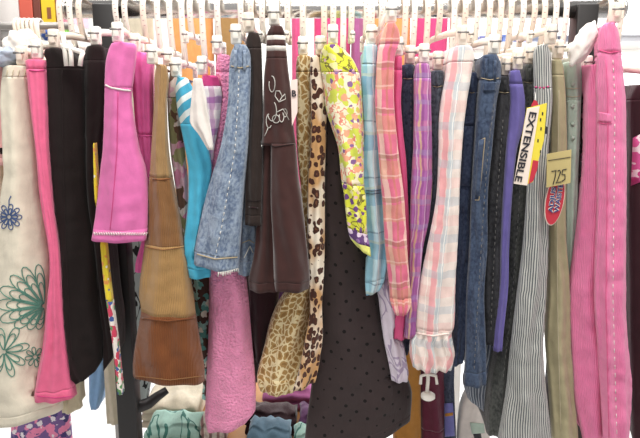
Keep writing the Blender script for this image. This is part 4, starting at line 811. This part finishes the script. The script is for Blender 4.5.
# big plain garments on a tall rail against the wall behind, seen above and under the chrome rail
YT = .56; ZU = 1.6
tall = empty('wall_rail', (0, .5, 0)); tag(tall, 'tall grey two-bar garment rail behind, with orange and raspberry dresses', 'clothes rack')
xl_, xr_ = -.86, .62
rod('rail', YT, ZU, xl_, xr_, .011, GREYM, tall); rod('rail', Y2, LOWZ, xl_, xr_, .011, GREYM, tall)
for xx in (xl_, xr_):
    bm = bmesh.new(); tube(bm, [(xx, YT, .012), (xx, YT, ZU + .011)], .011, 12); bmo('post', bm, GREYM, tall); bm = bmesh.new(); box(bm, (xx, .46, .01), (.04, .5, .02), .003); bmo('foot', bm, GREYM, tall)
    bm = bmesh.new(); tube(bm, [(xx, YT, LOWZ), (xx, Y2, LOWZ)], .009, 12); bmo('cross_arm', bm, GREYM, tall)
for a, b, mm, lab, yy in ((118, 150, 'greige', 'greige dress hung on the tall grey rail', YT), (166, 211, 'orangecot', 'orange dress on the tall grey rail, nearest the first black post', YT), (213, 244, 'tan3', 'tan corduroy dress on the tall grey rail', YT), (291, 301, 'strip_pink', 'narrow coral pink scarf hung on the tall grey rail', YT), (314, 351, 'magcot', 'raspberry dress on the tall grey rail the paisley trousers', YT), (352, 364, 'mauve', 'mauve scarf on the tall rail beside the raspberry dress', YT), (370, 412, 'orangecot', 'orange dress on the tall grey rail the pink plaid trousers', YT), (414, 450, 'magcot', 'raspberry dress on the tall grey rail purple plaid trousers', YT), (452, 470, 'blush', 'blush dress at the end of the tall rail behind', YT)):
    xa, xb = P(a, 20, yy - .03).x, P(b, 20, yy - .03).x; bm = bmesh.new(); nx, nz = 24, 20; uvl = bm.loops.layers.uv.new('UVMap'); F, Bk = [], []
    for j in range(nz + 1):
        t = j / nz; z = 1.555 - t * .84; sh = min(1, .25 + t * 6) if t < .125 else 1; r1, r2 = [], []
        for i in range(nx + 1):
            u = i / nx; x = (xa + xb) / 2 + (u - .5) * (xb - xa) * sh; e = math.sin(math.pi * u) ** .5; th = (.012 + .022 * min(1, t * 4)) * e + .004
            y = yy + .006 * math.sin(u * 19 + a) * e * t; r1.append(bm.verts.new((x, y - th, z))); r2.append(bm.verts.new((x, y + th, z)))
        F.append(r1); Bk.append(r2)
    for j in range(nz):
        for i in range(nx): bm.faces.new((F[j][i], F[j + 1][i], F[j + 1][i + 1], F[j][i + 1])); bm.faces.new((Bk[j][i], Bk[j][i + 1], Bk[j + 1][i + 1], Bk[j + 1][i]))
        bm.faces.new((F[j][0], Bk[j][0], Bk[j + 1][0], F[j + 1][0])); bm.faces.new((F[j][nx], F[j + 1][nx], Bk[j + 1][nx], Bk[j][nx]))
    for k in (0, nz):
        for i in range(nx): bm.faces.new((F[k][i], F[k][i + 1], Bk[k][i + 1], Bk[k][i]))
    for f in bm.faces:
        for l in f.loops: l[uvl].uv = (l.vert.co.x, l.vert.co.z)
    d = empty('dress' if 'dress' in lab else 'scarf', ((xa + xb) / 2, yy, .715)); tag(d, lab, 'dress' if 'dress' in lab else 'scarf', 'clothes on the tall grey rail'); bmo('body', bm, M[mm], d)
    bm = bmesh.new(); xm = (xa + xb) / 2; tube(bm, [(xm, yy + .015, ZU - .008)] + [(xm, yy + .0135 * math.cos(math.pi * i / 8), ZU + .0135 * math.sin(math.pi * i / 8)) for i in range(9)] + [(xm, yy - .01, ZU - .015), (xm, yy, 1.553)], .002, 6); bmo('hanger_hook', bm, GREYM, d)
# side rail and shelf beyond the rack's first post
side = empty('side_rail', (-.8, .06, 0)); tag(side, 'thin grey side rail holding small beige hangers, past the first post', 'clothes rack')
Ya = .06; zz = P(30, 26, Ya).z; xs, xe = P(-70, 26, Ya).x, P(71, 26, Ya).x
rod('rail', Ya, zz, xs, xe, .007, GREYM, side); bm = bmesh.new(); tube(bm, [(xs, Ya, .012), (xs, Ya, zz)], .012, 12); bmo('post', bm, GREYM, side); bm = bmesh.new(); box(bm, (xs, Ya, .01), (.05, .5, .02), .003); bmo('foot', bm, GREYM, side)
for i, px in enumerate((17, 21, 25, 29.5, 34, 38)):
    x = P(px, 26, Ya).x; o = empty('clothes_hanger', (x, Ya, zz - .07)); tag(o, 'small beige hanger on the thin side rail, one of a tight bunch', 'hanger', 'small beige hangers on the side rail')
    bm = bmesh.new(); tube(bm, [(x, Ya + .012, zz - .012)] + [(x, Ya + .0125 * math.cos(math.pi * k / 8), zz + .0125 * math.sin(math.pi * k / 8)) for k in range(9)] + [(x + .004, Ya - .014, zz - .02), (x + .012, Ya - .004, zz - .045), (x + .014, Ya, zz - .062)], 0, 8, flat=(.0036, .0025)); bmo('hook', bm, CPL, o)
    bm = bmesh.new(); tube(bm, [(x + .014, Ya - .1, zz - .078), (x + .014, Ya - .06, zz - .068), (x + .014, Ya, zz - .062), (x + .014, Ya + .07, zz - .068), (x + .014, Ya + .12, zz - .08)], 0, 8, flat=(.004, .006)); bmo('arm', bm, CPL, o)
xe_ = P(-4, 66, -.12).x; hanger(12, P(20, 66, -.12).z, -.116, xe_, 'white hanger at the outer side rail holding the pale pink blouse', WPL, Yr=Ya, rr=.007, n_mark=0, RAILZ=zz, xh=xe_, back=.06)
M['ivory'] = cloth('ivory_ruffle', (232, 222, 212)); M['greyblue'] = cloth('grey_blue_cotton', (150, 160, 176))
def lump(name, label, cat, px, py, Y, sx, sy, sz, m, sd, shear=0.):
    c = P(px, py, Y); bm = bmesh.new(); bmesh.ops.create_icosphere(bm, subdivisions=4, radius=1); uvl = bm.loops.layers.uv.new('UVMap')
    for v in bm.verts:
        n = v.co.normalized(); k = 1 + .22 * noise.noise(n * 2.2 + Vector((sd, 0, 0))) + .1 * noise.noise(n * 5 + Vector((0, sd, 0))); v.co = c + Vector((n.x * sx * k + shear * n.z * sz * k, n.y * sy * k, n.z * sz * k))
    for f in bm.faces:
        for l in f.loops: l[uvl].uv = (l.vert.co.x, l.vert.co.z)
    return tag(bmo(name, bm, m), label, cat)
lump('crumpled_blouse', 'ivory ruffled blouse bunched under the small beige hangers', 'blouse', 24, 47, -.085, .03, .03, .028, M['ivory'], 1); lump('crumpled_blouse', 'grey-blue blouse bunched above the off-white trousers', 'blouse', 12, 59, -.1, .018, .06, .018, M['greyblue'], 5)
lump('crumpled_scarf', 'royal blue cloth peeking out above the black trousers', 'scarf', 52, 35, .36, .022, .03, .014, cloth('royal_blue_cotton', (50, 84, 160)), 9); lump('crumpled_scarf', 'leaf green cloth peeking out beside the royal blue one', 'scarf', 66, 33, .36, .018, .03, .01, cloth('leaf_green_cotton', (110, 170, 70)), 12)
lump('crumpled_cloth', 'white cloth draped over the hangers by the candy pink trousers', 'cloth', 583, 44, -.16, .017, .014, .032, M['white'], 3, .38)
# shelf of books
Ys = .62; zs = P(40, 24, Ys).z; sh = empty('wall_shelf', (P(30, 24, Ys).x, Ys, 0)); tag(sh, 'grey shelf unit carrying bright upright books and a white bin', 'shelf')
xa, xb = P(-40, 24, Ys).x, P(74, 24, Ys).x; bm = bmesh.new(); box(bm, ((xa + xb) / 2, Ys + .11, zs - .011), (xb - xa, .24, .022), .002); bmo('board', bm, GREYM, sh)
for xx in (xa + .01, xb - .012):
    bm = bmesh.new(); box(bm, (xx, Ys + .2, (zs - .024) / 2), (.02, .03, zs - .024), .002); bmo('upright', bm, GREYM, sh)
for a, b, c, h, lab in ((18, 32, (226, 96, 76), .2, 'coral red book on the shelf, beside the white bin'), (32, 40, (126, 62, 50), .2, 'brown book on the shelf between red and yellow ones'), (40, 54.5, (246, 206, 30), .2, 'yellow book with a brown square on its spine'), (55, 70, (238, 150, 170), .2, 'pink book at the end of the shelf')):
    x_, y_ = P(a, 20, Ys).x + .001, P(b, 20, Ys).x - .001; o = empty('book', ((x_ + y_) / 2, Ys + .07, zs)); tag(o, lab, 'book', 'upright books on the shelf'); mm = solid('book_cover_%d' % a, c, .5)
    bm = bmesh.new(); box(bm, ((x_ + y_) / 2, Ys + .08, zs + h / 2), (y_ - x_, .14, h), .002); bmo('cover', bm, mm, o, False)
    bm = bmesh.new(); box(bm, ((x_ + y_) / 2, Ys + .083, zs + h / 2), (y_ - x_ - .006, .138, h + .002)); bmo('pages', bm, WALL, o, False)
    if a == 40:
        p = P(49, 13, Ys + .009); bm = bmesh.new(); box(bm, (p.x, Ys + .0095, p.z), (.011, .001, .03)); bmo('spine_label', bm, solid('label_brown', (150, 90, 50), .6), o, False)
bm = bmesh.new(); xa, xb = P(-25, 15, Ys).x, P(17.5, 15, Ys).x; xm = (xa + xb) / 2
for c, s in (((xm, Ys + .1, zs + .003), (xb - xa, .18, .006)), ((xm, Ys + .012, zs + .07), (xb - xa, .005, .14)), ((xm, Ys + .188, zs + .07), (xb - xa, .005, .14)), ((xa + .003, Ys + .1, zs + .07), (.005, .171, .14)), ((xb - .003, Ys + .1, zs + .07), (.005, .171, .14))): box(bm, c, s)
tag(bmo('storage_bin', bm, solid('bin_white', (240, 234, 230), .5), None, False), 'white plastic bin at the end of the book shelf', 'bin')
# white shelf with small blue boxes, past the middle of the rail
Yb = .95; zb0 = P(520, 42, Yb).z; xa, xb = P(468, 42, Yb).x, P(700, 42, Yb).x; ws = empty('white_shelf', ((xa + xb) / 2, Yb, 0)); tag(ws, 'white shelf unit behind the rail carrying small pale blue boxes', 'shelf')
bm = bmesh.new(); box(bm, ((xa + xb) / 2, Yb + .13, zb0 - .012), (xb - xa, .28, .024), .002); bmo('board', bm, WALL, ws)
for xx in (xa + .012, xb - .012):
    bm = bmesh.new(); box(bm, (xx, Yb + .13, (zb0 - .026) / 2), (.022, .26, zb0 - .026), .002); bmo('side_panel', bm, WALL, ws)
bm = bmesh.new(); box(bm, ((xa + xb) / 2, Yb + .13, .5), (xb - xa - .05, .26, .02), .002); bmo('board', bm, WALL, ws)
for a, b, c, h, lab in ((480, 500, (150, 160, 216), 7, 'pale periwinkle box first on the white shelf'), (502, 514, (120, 150, 226), 8, 'bright blue box second on the white shelf'), (517, 533, (130, 136, 196), 7, 'lavender blue box in the middle of the white shelf'), (541, 556, (140, 150, 176), 7, 'grey-blue box on the white shelf past the middle gap'), (559, 578, (134, 138, 160), 7, 'slate grey box last in the row on the white shelf'), (606, 650, (190, 192, 200), 8, 'long light grey box at the end of the white shelf')):
    p, q = P(a, 41, Yb + .01), P(b, 41, Yb + .01); hh = P(a, 41 - h, Yb + .01).z - P(a, 41, Yb + .01).z
    o = empty('storage_box', ((p.x + q.x) / 2, Yb + .06, zb0)); tag(o, lab, 'box', 'boxes on the white shelf'); mm = solid('box_%d' % a, c, .5)
    bm = bmesh.new(); box(bm, ((p.x + q.x) / 2, Yb + .07, zb0 + hh * .36), (q.x - p.x - .006, .12, hh * .72), .001); bmo('body', bm, mm, o, False)
    bm = bmesh.new(); box(bm, ((p.x + q.x) / 2, Yb + .07, zb0 + hh * .86), (q.x - p.x, .126, hh * .28), .001); bmo('lid', bm, mm, o, False)
# ------------------------------------------------------------------ light: shop ceiling tubes and the bright shop beyond
def area(name, loc, rot, sx, sy, e, c=(1, 1, 1)):
    l = bpy.data.lights.new(name, 'AREA'); l.shape = 'RECTANGLE'; l.size, l.size_y = sx, sy; l.energy = e; l.color = c; o = bpy.data.objects.new(name, l); COL.objects.link(o); o.location = loc; o.rotation_euler = rot; return o
area('ceiling_lamp_front', (.15, -.75, 2.35), (math.radians(22), 0, 0), 2.0, .5, 38, (1, .97, .93))
area('ceiling_lamp_back', (.1, .35, 2.6), (0, 0, 0), 2.6, .5, 30, (1, .98, .95))
area('ceiling_lamp_hall', (.2, 2.2, 2.8), (0, 0, 0), 3.5, 1.2, 110, (1, 1, 1))
area('window_daylight', (1.9, 3.5, 1.7), (math.radians(-90), 0, 0), 2.6, 1.6, 60, (.95, .98, 1))
w = bpy.data.worlds.new('world'); SC.world = w; w.use_nodes = True; bg = w.node_tree.nodes['Background']; bg.inputs[0].default_value = (1, .97, .94, 1); bg.inputs[1].default_value = .5
SC.view_settings.view_transform = 'Standard'; SC.view_settings.look = 'None'; SC.view_settings.exposure = 0.0; SC.view_settings.gamma = 1.0; SC.view_settings.use_curve_mapping = False
